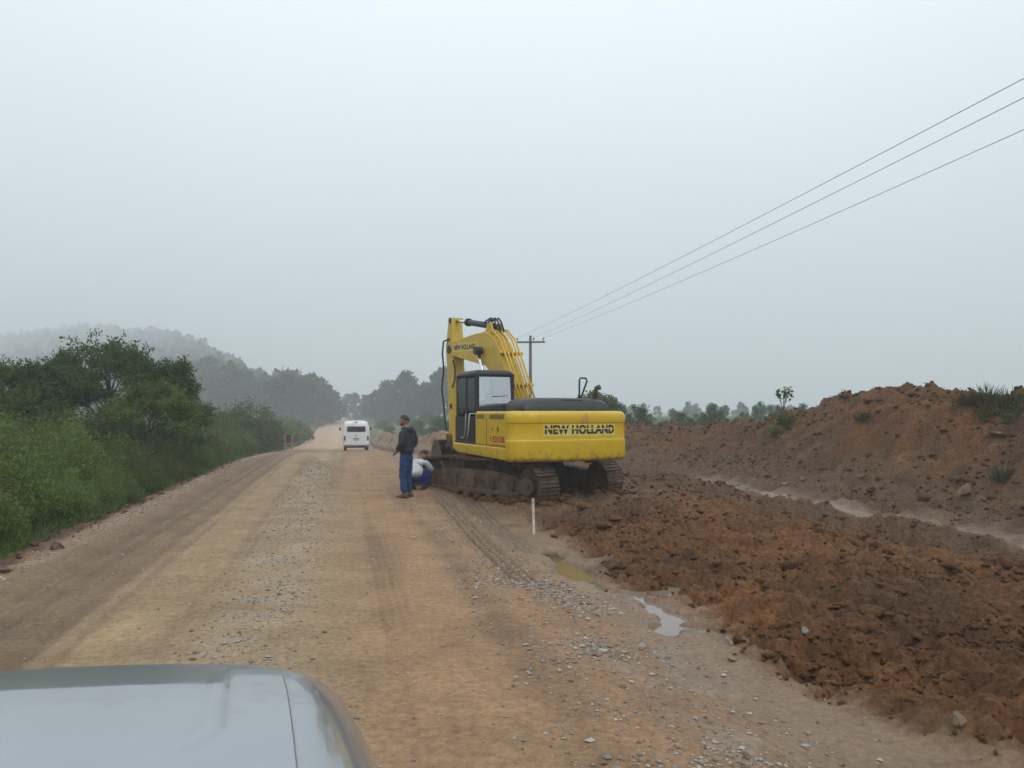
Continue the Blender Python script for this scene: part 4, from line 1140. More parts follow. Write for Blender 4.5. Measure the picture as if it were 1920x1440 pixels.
def hair_shape(c, yaw=0.0, pitch=0.0, s=1.0):
    bv, bf = ICO3
    keep = [i for i, (x, y, z) in enumerate(bv) if z > 0.42 or (x < 0.15 and z > -0.55) and (z > 0.35 * (x + 0.2))]
    ks = set(keep); V = []; mp = {}
    m_ = Matrix.Rotation(yaw, 3, 'Z') @ Matrix.Rotation(pitch, 3, 'Y')
    for i in keep:
        x, y, z = bv[i]
        k = 1.10 + 0.04 * math.sin(17 * x + 13 * y + 11 * z)
        mp[i] = len(V); V.append(m_ @ (Vector((0.098 * x * k - 0.004, 0.076 * y * (k + 0.02), 0.118 * z * (k + 0.02) + 0.003)) * s) + Vector(c))
    F_ = [tuple(mp[j] for j in f) for f in bf if all(j in ks for j in f)]
    return V, F_

def hand_chain(w, d, up, s=1.0):
    """wrist w, finger direction d, palm normal up: a palm and five bent fingers as skin chains rooted in the palm"""
    d = Vector(d).normalized(); up = Vector(up).normalized(); sdv = d.cross(up).normalized()
    V, E, Rr = [], [], []
    def add(p, r_): V.append(tuple(p)); Rr.append(r_); return len(V) - 1
    w = Vector(w)
    a = add(w, (0.026 * s, 0.02 * s)); p = add(w + d * 0.055 * s, (0.036 * s, 0.018 * s)); E.append((a, p))
    for k, (off, ln) in enumerate(((-0.03, 0.065), (-0.01, 0.075), (0.011, 0.07), (0.03, 0.055))):
        q1 = add(w + d * 0.095 * s + sdv * off * s, 0.010 * s); E.append((p, q1))
        q2 = add(w + d * (0.095 + ln * 0.5) * s + sdv * off * 1.05 * s - up * 0.012 * s, 0.009 * s); E.append((q1, q2))
        q3 = add(w + d * (0.095 + ln * 0.8) * s + sdv * off * s - up * 0.035 * s, 0.008 * s); E.append((q2, q3))
    t1 = add(w + d * 0.04 * s - sdv * 0.045 * s, 0.011 * s); E.append((p, t1))
    t2 = add(w + d * 0.08 * s - sdv * 0.06 * s - up * 0.01 * s, 0.010 * s); E.append((t1, t2))
    return V, E, Rr

def standing_person():
    Y = 16.6; x = (762 - 960) / F_PX * Y
    z = gz1(x, Y)
    p = empty('person', (x, Y, z - 0.01), R(152), 'person in dark hooded jacket and blue trousers standing on the road edge', 'person')
    # skeleton, face towards +X
    V = [(0.0, 0, 0.96), (-0.01, 0, 1.12), (-0.03, 0, 1.30), (-0.03, 0, 1.43), (0.0, 0, 1.52), (0.02, 0, 1.60)]
    E = [(0, 1), (1, 2), (2, 3), (3, 4), (4, 5)]
    Rr = [(0.10, 0.075), (0.10, 0.075), (0.12, 0.08), (0.11, 0.07), 0.055, 0.06]
    def limb(a, pts, rs):
        for q, r_ in zip(pts, rs):
            V.append(q); Rr.append(r_); E.append((a, len(V) - 1)); a = len(V) - 1
        return a
    arm_l = [(-0.03, 0.19, 1.415), (-0.06, 0.245, 1.17), (0.13, 0.19, 0.985)]
    arm_r = [(-0.03, -0.19, 1.415), (-0.05, -0.25, 1.17), (0.14, -0.19, 0.99)]
    limb(3, arm_l, [0.055, 0.045, 0.03]); limb(3, arm_r, [0.055, 0.045, 0.03])
    leg_l = [(0.0, 0.10, 0.88), (0.02, 0.105, 0.50), (-0.03, 0.11, 0.10)]
    leg_r = [(0.0, -0.10, 0.88), (0.03, -0.105, 0.50), (0.0, -0.12, 0.10)]
    limb(0, leg_l, [0.065, 0.050, 0.040]); limb(0, leg_r, [0.065, 0.050, 0.040])
    for w, d, u_ in ((arm_l[2], (0.75, -0.55, -0.25), (0.3, 0.2, 0.9)), (arm_r[2], (0.75, 0.55, -0.25), (0.3, -0.2, 0.9))):
        hv, he, hr = hand_chain(w, d, u_)
        base = len(V); par = V.index(w)
        V += hv[1:]; Rr += hr[1:]
        for a, b_ in he: E.append((par if a == 0 else a - 1 + base, b_ - 1 + base))
    hd = head_shape((0.05, 0.0, 1.655), R(8), R(10))
    skinned('body', V, E, Rr, M['skin'], p, 2, 0, [hd])
    hv, hf = hair_shape((0.05, 0, 1.655), R(8), R(10))
    me = bpy.data.meshes.new('hair'); me.from_pydata(hv, [], hf); me.materials.append(M['hair']); me.polygons.foreach_set('use_smooth', [True] * len(me.polygons))
    ho = link('hair', me, p); so = ho.modifiers.new('s', 'SOLIDIFY'); so.thickness = 0.012
    for nm, pts_, r0_, mt in (('beard', [(0.062, 0.062, 1.605), (0.110, 0.045, 1.570), (0.140, 0.0, 1.552), (0.110, -0.045, 1.570), (0.062, -0.062, 1.605)], 0.016, 'hair'),
                              ('eyebrow', [(0.128, 0.050, 1.680), (0.146, 0.022, 1.664)], 0.005, 'hair'), ('eyebrow', [(0.128, -0.050, 1.680), (0.146, -0.022, 1.664)], 0.005, 'hair')):
        b = MB(); b.tube(pts_, r0_, 8); b.build(nm, M[mt], p, smooth=True)
    for sy in (1, -1):
        b = MB(); b.cyl((0.128, sy * 0.034, 1.664), (0.146, sy * 0.032, 1.662), 0.010, 0.007, 8); b.build('eye', M['decal_white'], p, smooth=True)
    # jacket
    JV = [(0.0, 0, 0.92), (-0.01, 0, 1.05), (-0.02, 0, 1.22), (-0.035, 0, 1.38), (-0.02, 0, 1.485),
          (-0.03, 0.185, 1.42), (-0.065, 0.25, 1.17), (0.10, 0.20, 1.01), (-0.03, -0.185, 1.42), (-0.055, -0.255, 1.17), (0.11, -0.20, 1.015)]
    JE = [(0, 1), (1, 2), (2, 3), (3, 4), (3, 5), (5, 6), (6, 7), (3, 8), (8, 9), (9, 10)]
    JR = [(0.190, 0.138), (0.195, 0.142), (0.205, 0.145), (0.19, 0.13), 0.085, 0.098, 0.078, 0.055, 0.098, 0.078, 0.055]
    skinned('jacket', JV, JE, JR, M['jacket'], p, 3, 0, None, 0.014)
    b = MB()
    for k in range(1):
        ring_ = []
        b.tube([(0.07, 0.065, 1.485), (-0.01, 0.095, 1.49), (-0.09, 0.07, 1.475), (-0.125, 0.0, 1.455), (-0.09, -0.07, 1.475), (-0.01, -0.095, 1.49), (0.07, -0.065, 1.485)], [0.026, 0.036, 0.048, 0.060, 0.048, 0.036, 0.026], 10)
    b.build('hood', M['jacket'], p, smooth=True)
    TV = [(0.0, 0, 1.04), (0.0, 0, 0.90), (0.0, 0.10, 0.80), (0.025, 0.105, 0.50), (-0.03, 0.112, 0.10), (0.0, -0.10, 0.80), (0.03, -0.108, 0.50), (0.0, -0.12, 0.10)]
    TE = [(0, 1), (1, 2), (2, 3), (3, 4), (1, 5), (5, 6), (6, 7)]
    TR = [(0.155, 0.115), (0.16, 0.125), 0.105, 0.082, 0.075, 0.105, 0.082, 0.075]
    skinned('trousers', TV, TE, TR, M['jeans'], p, 3, 0, None, 0.012)
    for yy, x0, a in ((0.112, -0.03, 0.12), (-0.12, 0.0, -0.18)):
        b = MB()
        def sr(xx, w, h): return [(xx, -w, 0.0), (xx, w, 0.0), (xx, w * 0.95, h * 0.6), (xx, w * 0.5, h), (xx, -w * 0.5, h), (xx, -w * 0.95, h * 0.6)]
        b.loft([sr(-0.085, 0.03, 0.07), sr(-0.06, 0.042, 0.11), (sr(0.03, 0.045, 0.11)), sr(0.10, 0.052, 0.065), sr(0.175, 0.045, 0.05), sr(0.205, 0.025, 0.03)])
        s_ = b.build('shoe', M['shoe'], p, smooth=True); s_.location = (x0, yy, 0.008); s_.rotation_euler = (0, 0, a)
standing_person()

def crouching_person():
    x, Y = -2.22, 18.02
    z = gz1(x, Y)
    p = empty('person', (x, Y, z), R(72), 'person in pale shirt and royal blue trousers crouching at the front of the track', 'person')
    # squatting, back to the road, leaning to the track; +X forward
    V = [(-0.10, 0, 0.30), (-0.05, 0, 0.42), (0.04, 0, 0.56), (0.13, 0, 0.66), (0.20, -0.02, 0.71), (0.24, -0.03, 0.74)]
    E = [(0, 1), (1, 2), (2, 3), (3, 4), (4, 5)]
    Rr = [0.05, 0.05, 0.05, 0.05, 0.05, 0.055]
    def limb(a, pts, rs):
        for q, r_ in zip(pts, rs):
            V.append(q); Rr.append(r_); E.append((a, len(V) - 1)); a = len(V) - 1
    al = [(0.13, 0.18, 0.63), (0.26, 0.24, 0.42), (0.46, 0.16, 0.36)]; ar = [(0.13, -0.18, 0.63), (0.28, -0.26, 0.46), (0.47, -0.20, 0.42)]
    limb(3, al, [0.05, 0.042, 0.03]); limb(3, ar, [0.05, 0.042, 0.03])
    ll = [(-0.06, 0.11, 0.28), (0.27, 0.17, 0.42), (0.06, 0.16, 0.08)]; lr = [(-0.06, -0.11, 0.28), (0.27, -0.18, 0.40), (0.05, -0.16, 0.08)]
    limb(0, ll, [0.04, 0.045, 0.04]); limb(0, lr, [0.04, 0.045, 0.04])
    for w, d, u_ in ((al[2], (0.9, 0, -0.4), (0.3, 0, 0.9)), (ar[2], (0.9, 0, -0.3), (0.3, 0, 0.9))):
        hv, he, hr = hand_chain(w, d, u_); base = len(V); par = V.index(w)
        V += hv[1:]; Rr += hr[1:]
        for a, b_ in he: E.append((par if a == 0 else a - 1 + base, b_ - 1 + base))
    hc = (0.29, -0.05, 0.80)
    skinned('body', V, E, Rr, M['skin'], p, 2, 0, [head_shape(hc, R(-20), R(35))])
    hv, hf = hair_shape(hc, R(-20), R(35))
    me = bpy.data.meshes.new('hair'); me.from_pydata(hv, [], hf); me.materials.append(M['hair']); me.polygons.foreach_set('use_smooth', [True] * len(me.polygons))
    ho = link('hair', me, p); so = ho.modifiers.new('s', 'SOLIDIFY'); so.thickness = 0.012
    SV = [(-0.14, 0, 0.31), (-0.06, 0, 0.44), (0.04, 0, 0.57), (0.13, 0, 0.66), (0.18, 0, 0.70), (0.13, 0.18, 0.63), (0.26, 0.23, 0.43), (0.42, 0.17, 0.375), (0.13, -0.18, 0.63), (0.28, -0.25, 0.47), (0.43, -0.20, 0.43)]
    skinned('shirt', SV, [(0, 1), (1, 2), (2, 3), (3, 4), (3, 5), (5, 6), (6, 7), (3, 8), (8, 9), (9, 10)],
            [(0.20, 0.15), (0.20, 0.155), (0.20, 0.15), (0.17, 0.12), 0.07, 0.085, 0.065, 0.045, 0.085, 0.065, 0.045], M['shirt'], p, 3, 0, None, 0.010)
    TV = [(-0.12, 0, 0.40), (-0.11, 0, 0.26), (-0.04, 0.12, 0.27), (0.28, 0.17, 0.42), (0.06, 0.16, 0.10), (-0.04, -0.12, 0.27), (0.28, -0.18, 0.40), (0.05, -0.16, 0.10)]
    skinned('trousers', TV, [(0, 1), (1, 2), (2, 3), (3, 4), (1, 5), (5, 6), (6, 7)], [(0.175, 0.13), (0.19, 0.15), 0.130, 0.095, 0.075, 0.130, 0.095, 0.075], M['royal'], p, 3, 0, None, 0.010)
    for yy in (0.16, -0.16):
        b = MB()
        def sr(xx, w, h): return [(xx, -w, 0.0), (xx, w, 0.0), (xx, w * 0.95, h * 0.6), (xx, w * 0.5, h), (xx, -w * 0.5, h), (xx, -w * 0.95, h * 0.6)]
        b.loft([sr(-0.085, 0.03, 0.07), sr(-0.06, 0.042, 0.11), (sr(0.03, 0.045, 0.11)), sr(0.10, 0.052, 0.065), sr(0.175, 0.045, 0.05), sr(0.205, 0.025, 0.03)])
        s_ = b.build('shoe', M['rubber'], p, smooth=True); s_.location = (0.05, yy, 0.0)
crouching_person()

# ------------------------------------------------------------------ stakes, barricade sign, pole and wires
def stake(u, v, h, w, lean, label):
    x, y, z = pix_ground(u, v, -0.1)
    b = MB()
    b.loft([[(-w, -w, -0.12), (w, -w, -0.12), (w, w, -0.12), (-w, w, -0.12)], [(-w, -w, h * 0.985), (w, -w, h * 0.985), (w, w, h * 0.985), (-w, w, h * 0.985)],
            [(-w * .8, -w * .8, h), (w * .8, -w * .8, h), (w * .8, w * .8, h), (-w * .8, w * .8, h)]])
    o = b.build('survey_stake', M['stake'], None); o.location = (x, y, z); o.rotation_euler = (0, lean, 0.3)
    return tag(o, label, 'stake')
stake(1001, 1003, 0.60, 0.018, R(-1.5), 'white wooden stake on the silt in front of the excavator track')
stake(780, 897, 0.52, 0.016, R(1), 'thin white stake behind the crouching person')

def barricade():
    x, y, z = pix_ground(541, 845, -0.4)
    p = empty('road_sign', (x, y, z), R(8), 'small dark sign board on striped trestle legs at the left road edge', 'sign')
    b = MB(); b.box((0, 0, 0.78), (0.36, 0.03, 0.52)); bd = b.build('board', simple('sign_dark', (0.030, 0.016, 0.016), 0.6), p, bevel=0.005)
    b = MB(); b.box((0, -0.018, 0.84), (0.26, 0.006, 0.05)); b.box((0, -0.018, 0.66), (0.26, 0.006, 0.05)); b.build('sign_band', simple('sign_red', (0.16, 0.03, 0.025), 0.6), bd)
    for sx_ in (-0.22, 0.22):
        for yy in (-0.16, 0.16):
            b = MB(); b.tube([(sx_, yy, -0.02), (sx_ * 0.9, 0.0 + yy * 0.1, 1.02)], 0.022, 6)
            lg = b.build('leg', simple('leg_wood', (0.36, 0.24, 0.17), 0.8), p)
            q = MB(); q.tube([(sx_ * 0.97, yy * 0.72, 0.30), (sx_ * 0.955, yy * 0.6, 0.45)], 0.026, 6); q.build('stripe', simple('stripe_red', (0.35, 0.10, 0.07), 0.7), lg)
    b = MB(); b.box((0, 0, 0.42), (0.44, 0.03, 0.06)); b.build('rail', simple('rail_wood', (0.30, 0.18, 0.13), 0.8), p)
barricade()

PX, PY = 2.05 / 60 * 58 - 0.6, 58.0
pz = gz1(PX, PY)
pole = empty('utility_pole', (PX, PY, pz), R(-6), 'grey wooden utility pole with one crossarm standing behind the excavator', 'utility pole')
ptop = 7.35
b = MB(); b.cyl((0, 0, -0.5), (0, 0, ptop - pz + 0.15), 0.15, 0.10, n=14); b.build('post', M['pole'], pole, smooth=True)
b = MB(); b.box((0, -0.12, ptop - pz - 0.35), (2.2, 0.10, 0.13)); ca = b.build('crossarm', M['pole'], pole, bevel=0.01)
INS = (-0.98, 0.25, 0.98)
for xx in INS:
    b = MB(); b.cyl((xx, -0.12, ptop - pz - 0.28), (xx, -0.12, ptop - pz - 0.16), 0.02, n=6); b.cyl((xx, -0.12, ptop - pz - 0.17), (xx, -0.12, ptop - pz - 0.02), 0.06, 0.045, n=10); b.build('insulator', M['ceramic'], ca)
ends = ((1920, 147), (1920, 183), (1920, 243))
names = ('uppermost of the three power wires running to the pole', 'middle of the three power wires running to the pole', 'lowest of the three power wires running to the pole')
for i, xx in enumerate(INS):
    a0 = Vector((PX + xx * math.cos(R(-6)) , PY + xx * math.sin(R(-6)) - 0.12, ptop - 0.03))
    hgt = 7.25
    Y = (hgt - CAM_H) * F_PX / (VH - ends[i][1]); X = (ends[i][0] - 960) / F_PX * Y
    pm_ = Vector((X, Y, hgt)); dirv = (pm_ - a0)
    pts = []
    for k in range(41):
        f = k / 40 * 1.5
        q = a0 + dirv * f
        sag = 4 * 0.30 * (f / 1.5) * (1 - f / 1.5) - 4 * 0.30 * (1 / 1.5) * (1 - 1 / 1.5) * f
        q.z -= sag
        pts.append(q)
    b = MB(); b.tube(pts, 0.0075, 6)
    tag(b.build('power_wire', M['wire'], None, smooth=True), names[i], 'wire', 'power wires')

# ------------------------------------------------------------------ silver car in the foreground
def make_car():
    O = (-1.35, 2.10); al = math.atan(0.24)
    car = empty('silver_car', (O[0], O[1], 0.0), R(90) + al, 'front of a silver car whose bonnet fills the lower left corner', 'car')
    def edge_curve(n=60):
        """hood outline, right rear -> nose -> left rear, in car frame (X forward, Y left)"""
        pts = []
        for k in range(n + 1):
            f = -1 + 2 * k / n              # -1 right, +1 left
            a = abs(f)
            if a > 0.42:                    # flank
                q = (a - 0.42) / 0.58
                X = -0.09 - 1.25 * q; Yv = 0.70 + 0.105 * q ** 0.8
            else:
                q = a / 0.42
                th = q * math.pi / 2
                X = -0.09 + 0.19 * math.cos(th) ** 0.55; Yv = 0.70 * math.sin(th) ** 0.8
            pts.append((X, math.copysign(Yv, f) if f != 0 else 0.0))
        return pts
    def hz(X, Yv):
        z = 1.092 + 0.055 * (1 - (Yv / 0.8) ** 2) + 0.100 * (1 - math.exp(-max(0, -X) / 0.58))
        z -= 0.9 * max(0, X + 0.02) ** 2 * 2.2
        # pressed swage line: the middle stands a little proud and the crease turns inward at its rear end
        yl = 0.55 + 0.055 * min(1.0, max(0, -X) / 0.62) - 0.10 * max(0, (-X - 0.60) / 0.2) ** 2
        k = 1 / (1 + math.exp(max(-60, min(60, (abs(Yv) - yl) / 0.008))))
        fade = max(0.0, min(1.0, (0.86 + X) / 0.18)) * max(0.0, min(1.0, (0.0 - X) / 0.3)) ** 1.5
        z += 0.011 * (k + 0.35 * math.exp(-((abs(Yv) - yl + 0.02) / 0.02) ** 2)) * fade
        return z
    # hood sheet
    nx, ny = 70, 320
    V = []
    for i in range(nx + 1):
        f = i / nx
        for j in range(ny + 1):
            g = -1 + 2 * j / ny
            # front border X for this lateral position
            hw_front = 0.699
            Yf = g * hw_front
            a = min(1.0, abs(Yf) / 0.70)
            th = math.asin(min(1, a ** (1 / 0.8)))
            Xf = -0.094 + 0.19 * max(0.0, math.cos(th)) ** 0.55
            X = -1.34 + (Xf + 1.34) * f
            q = max(0, min(1, (-0.09 - X) / 1.25))
            Yv = g * (0.699 + 0.105 * q ** 0.8)
            V.append((X, Yv, hz(X, Yv)))
    nc = ny + 1
    i_ = np.arange(nx)[:, None] * nc + np.arange(ny)[None, :]
    Fq = np.stack([i_, i_ + nc, i_ + nc + 1, i_ + 1], -1).reshape(-1, 4)[:, ::-1]
    me = mesh_np('hood', np.array(V), Fq, M['silver'], True)
    h = link('hood', me, car); so = h.modifiers.new('s', 'SOLIDIFY'); so.thickness = 0.012; so.offset = -1
    # fenders and nose wrapped round the outline
    ec = edge_curve(90)
    n = len(ec); rings = []
    prof = [(-0.004, -0.004), (0.0005, -0.0015), (0.010, -0.002), (0.06, -0.012), (0.12, -0.045), (0.175, -0.10), (0.215, -0.18), (0.225, -0.30), (0.215, -0.50), (0.19, -0.72)]
    for k, (X, Yv) in enumerate(ec):
        a = ec[max(0, k - 2)]; c = ec[min(n - 1, k + 2)]
        tx, ty = c[0] - a[0], c[1] - a[1]; L_ = math.hypot(tx, ty)
        nx_, ny_ = -ty / L_, tx / L_
        if nx_ * (X + 0.7) + ny_ * Yv < 0: nx_, ny_ = -nx_, -ny_
        z0 = hz(X, Yv)
        rings.append([(X + nx_ * o_, Yv + ny_ * o_, z0 + dz) for o_, dz in prof])
    b = MB(); m_ = len(prof)
    vs = [p for r_ in rings for p in r_]; fs = []
    for i in range(n - 1):
        for k in range(m_ - 1): fs.append((i * m_ + k, (i + 1) * m_ + k, (i + 1) * m_ + k + 1, i * m_ + k + 1))
    b.add(vs, fs); fd = b.build('fender', M['silver'], car, smooth=True)
    for sgn in (1, -1):
        b = MB(); b.box((-0.05, sgn * 0.72, 0.86), (0.16, 0.26, 0.16), Matrix.Rotation(sgn * R(-38), 3, 'Z')); b.build('headlight', M['lens'], car, bevel=0.03)
        w = MB(); w.cyl((-0.62, sgn * 0.72, 0.36), (-0.62, sgn * 0.94, 0.36), 0.36, n=30); wo = w.build('wheel', M['rubber'], car, bevel=0.03)
        w = MB(); w.cyl((-0.62, sgn * 0.935, 0.36), (-0.62, sgn * 0.95, 0.36), 0.22, n=20); w.build('rim', M['chrome'], wo)
    b = MB(); b.box((0.20, 0, 0.80), (0.05, 0.9, 0.18)); b.build('grille', M['black'], car, bevel=0.02)
    b = MB(); b.box((0.14, 0, 0.50), (0.26, 1.5, 0.22)); b.build('bumper', M['silver'], car, bevel=0.05)
    b = MB(); b.box((-0.6, 0, 0.62), (1.2, 1.1, 0.3)); b.build('engine_bay', M['black'], car)
make_car()

# ------------------------------------------------------------------ vegetation builders
def leaf_mesh(name, P, D, L, W, mat, seed=0, droop=0.0):
    """one quad per leaf: P base points, D directions, L lengths, W widths"""
    r_ = np.random.RandomState(seed)
    n = len(P)
    D = D / np.maximum(1e-6, np.linalg.norm(D, axis=1))[:, None]
    rv = r_.normal(size=(n, 3)); S = np.cross(D, rv); S /= np.maximum(1e-6, np.linalg.norm(S, axis=1))[:, None]
    L = L[:, None]; W = W[:, None]
    a = P; c = P + D * L; c[:, 2] -= droop * L[:, 0]
    m1 = P + D * L * 0.45 + S * W; m2 = P + D * L * 0.45 - S * W
    V = np.stack([a, m1, c, m2], 1).reshape(-1, 3)
    Fq = np.arange(n * 4).reshape(-1, 4)
    return mesh_np(name, V, Fq, mat, False)

def shrub_proto(seed, h=1.9, w=0.9, sprays=70, per=110, lsize=0.06, mat='leaf_shrub'):
    r_ = np.random.RandomState(seed)
    Ps, Ds = [], []
    stems = MB()
    for k in range(sprays):
        a = r_.uniform(0, 2 * math.pi); rr = w * math.sqrt(r_.rand())
        tip = np.array([rr * math.cos(a), rr * math.sin(a), h * (1 - 0.55 * (rr / w) ** 2) * r_.uniform(0.60, 1.16)])
        base = np.array([0.25 * rr * math.cos(a), 0.25 * rr * math.sin(a), 0.0])
        f = r_.rand(per) ** 0.6
        bend = np.stack([np.sin(f * 2.2 + a) * 0.05, np.cos(f * 2.5 + a) * 0.05, 0 * f], -1)
        cpt = base[None] + (tip - base)[None] * f[:, None] + bend
        cpt[:, :2] += (tip - base)[None, :2] * (0.35 * np.sin(f * math.pi))[:, None] * 0.5
        spread = 0.05 + 0.11 * (1 - f)[:, None] + 0.05 * r_.rand(per)[:, None]
        Ps.append(cpt + r_.normal(size=(per, 3)) * spread)
        d = r_.normal(size=(per, 3)) * 0.65 + np.array([0.35 * math.cos(a), 0.35 * math.sin(a), 0.75])[None]
        Ds.append(d)
        if k % 3 == 0:
            mids = [base + (tip - base) * q + np.array([math.sin(q * 2.2 + a) * .05, math.cos(q * 2.5 + a) * .05, 0]) for q in (0, 0.35, 0.7, 1.0)]
            stems.tube([tuple(q) for q in mids], [0.012, 0.009, 0.006, 0.003], 4)
    P = np.concatenate(Ps); D = np.concatenate(Ds)
    P[:, 2] = np.maximum(P[:, 2], 0.02)
    L = lsize * r_.uniform(0.6, 1.5, len(P)); W = L * r_.uniform(0.14, 0.26, len(P))
    return leaf_mesh('foliage', P, D, L, W, M[mat], seed), stems.mesh('stems', M['stem'])

def tree_proto(seed, h, cr, clumps, per, lsize, mat, trunk_r=0.16, flat=0.6, crown_lo=0.35, clr=0.30, aspect=0.35, shape='round', shoots=0):
    r_ = np.random.RandomState(seed)
    tk = MB()
    lean = r_.uniform(-0.06, 0.06, 2) * h
    spine = [(0, 0, -0.3), (lean[0] * 0.3, lean[1] * 0.3, h * 0.3), (lean[0] * .7, lean[1] * .7, h * 0.6), (lean[0], lean[1], h * 0.88)]
    tk.tube(spine, [trunk_r * 1.15, trunk_r * 0.8, trunk_r * 0.5, trunk_r * 0.2], 8)
    Ps, Ds = [], []
    for k in range(clumps):
        a = r_.uniform(0, 2 * math.pi); q = math.sqrt(r_.rand())
        if shape == 'umbrella':
            zc = h * (0.62 + 0.33 * (1 - q ** 2) + 0.12 * r_.uniform(-1, 0.4)); rad = cr * q
        elif shape == 'tall':
            f = r_.rand(); zc = h * (crown_lo + (0.97 - crown_lo) * f); rad = cr * (0.35 + 0.65 * math.sin(math.pi * min(1, f * 0.85 + 0.15))) * q
        else:
            el = math.asin(r_.uniform(-0.55, 1)); zc = h * (crown_lo + (1 - crown_lo) * (0.42 + 0.52 * math.sin(el))); rad = cr * math.cos(el) * q ** 0.5
        c = np.array([lean[0] * 0.8 + rad * math.cos(a), lean[1] * 0.8 + rad * math.sin(a), zc])
        rc = cr * clr * r_.uniform(0.6, 1.35)
        pts = r_.normal(size=(per, 3)); pts /= np.linalg.norm(pts, axis=1)[:, None]
        pts *= (r_.rand(per) ** 0.45)[:, None] * rc
        pts[:, 2] *= flat
        Ps.append(c[None] + pts)
        Ds.append(pts / rc + r_.normal(size=(per, 3)) * 0.6 + np.array([0, 0, 0.25])[None])
        for _ in range(shoots):                     # thin shoots poking out of the clump
            d1 = r_.normal(size=3) + np.array([0, 0, 0.8]); d1 /= np.linalg.norm(d1); m1 = 26
            f1 = r_.rand(m1)[:, None]
            Ps.append(c[None] + d1[None] * rc * (0.4 + 1.5 * f1) * np.array([1, 1, 0.8])[None] + r_.normal(size=(m1, 3)) * 0.035)
            Ds.append(d1[None] + r_.normal(size=(m1, 3)) * 0.8)
        z0 = max(h * 0.18, zc - rad * 0.7 - 0.1 * h); f0 = min(1, z0 / (h * 0.88))
        b0 = np.array([lean[0] * f0, lean[1] * f0, z0])
        if k % 2 == 0: tk.tube([tuple(b0), tuple(b0 * 0.5 + c * 0.5 + np.array([0, 0, 0.04 * h])), tuple(c)], [trunk_r * 0.32, trunk_r * 0.2, trunk_r * 0.06], 5)
    P = np.concatenate(Ps); D = np.concatenate(Ds)
    L = lsize * r_.uniform(0.6, 1.5, len(P)); W = L * aspect * r_.uniform(0.7, 1.3, len(P))
    return leaf_mesh('crown', P, D, L, W, M[mat], seed), tk.mesh('trunk', M['bark'], True)

def plant(name, protos, x, y, z, rz, sc, label, cat, group=None, parts=('foliage', 'stems')):
    o = link(name, None, None, (x, y, z), (0, 0, rz)); o.scale = sc if isinstance(sc, tuple) else (sc, sc, sc)
    tag(o, label, cat, group)
    link(parts[0], protos[0], o); link(parts[1], protos[1], o)
    return o

# left thicket
SH = [shrub_proto(40 + i, 1.9, 0.85 + 0.1 * (i % 3), 84, 125, 0.066, ('leaf_shrub', 'leaf_pale', 'leaf_shrub', 'leaf_pale', 'leaf_brown', 'leaf_shrub', 'leaf_pale')[i]) for i in range(7)]
r_ = np.random.RandomState(77)
count = 0
s_ = 3.0
while s_ < 75:
    step = 0.95 + 0.020 * s_
    t_ = -4.75
    while t_ > -17:
        ss, tt = s_ + r_.uniform(-0.45, 0.45) * step, t_ + r_.uniform(-0.4, 0.4) * step
        x, y = st_to_xy(ss, tt)
        if in_view(np.array([x]), np.array([y]), 0.10, 3.0)[0] and tt < (-4.6 if ss < 34 else -5.9) and (tt > -11.5 or r_.rand() < 0.55):
            edge = min(1.0, (-tt - 4.3) / 2.4)
            far = float(np.interp(ss, [0, 10, 30, 60, 80], [1.0, 1.05, 1.0, 0.9, 0.8]))
            sc = (0.36 + 0.72 * edge) * r_.uniform(0.82, 1.14) * far
            hs = sc * r_.uniform(0.9, 1.1)
            sk = r_.randint(7)
            look = ('mid-green', 'pale yellow-green', 'mid-green', 'pale yellow-green', 'brownish seedy', 'mid-green', 'pale yellow-green')[sk]
            row_ = 'at the road edge of' if tt > -6.2 else 'inside'
            part_ = 'near part' if ss < 14 else 'middle part' if ss < 30 else 'far end'
            plant('shrub', SH[sk], x, y, gz1(x, y) - 0.03, r_.uniform(0, 6.28), (sc * 1.05, sc * 1.05, hs),
                  '%s shrub %s the %s of the left thicket' % (look, row_, part_), 'shrub', 'shrubs of the left roadside thicket')
            count += 1
        t_ -= step
    s_ += step
print('thicket shrubs', count)

def at_px(u, Y): return (u - 960) / F_PX * Y
# dark trees standing in the thicket
TD = [tree_proto(201, 4.9, 1.75, 40, 330, 0.10, 'leaf_dark', 0.10, 0.5, 0.2, 0.24, 0.22, 'umbrella', 8),
      tree_proto(202, 4.0, 1.15, 30, 330, 0.10, 'leaf_dark', 0.08, 0.75, 0.10, 0.30, 0.22, 'tall', 7),
      tree_proto(203, 4.2, 1.45, 34, 330, 0.10, 'leaf_dark', 0.09, 0.6, 0.12, 0.27, 0.22, 'round', 8),
      tree_proto(204, 3.6, 1.5, 30, 330, 0.10, 'leaf_shrub', 0.08, 0.55, 0.10, 0.26, 0.22, 'umbrella', 9)]
for k, (u, Y, pr, sc, lab) in enumerate(((212, 25.5, 0, 0.92, 'tallest dark tree with a flat-topped crown rising over the left thicket'),
                                        (318, 26.5, 1, 0.94, 'narrow dark tree at the road end of the tall trees over the thicket'),
                                        (120, 26.5, 2, 1.00, 'dark bushy tree between the tall flat-topped tree and the picture edge'),
                                        (8, 24.0, 3, 1.02, 'dark bushy tree cut by the left picture edge'),
                                        (272, 23.5, 3, 0.86, 'low dark tree under the right side of the flat-topped crown'),
                                        (62, 24.5, 1, 0.90, 'spreading dark tree near the left picture edge'),
                                        (352, 30.0, 2, 0.72, 'low ragged tree nearest the road among the dark trees'))):
    x = at_px(u, Y); plant('dark_tree', TD[pr], x, Y, gz1(x, Y) - 0.05, k * 1.7, sc, lab, 'tree', 'dark trees in the left thicket', ('crown', 'trunk'))
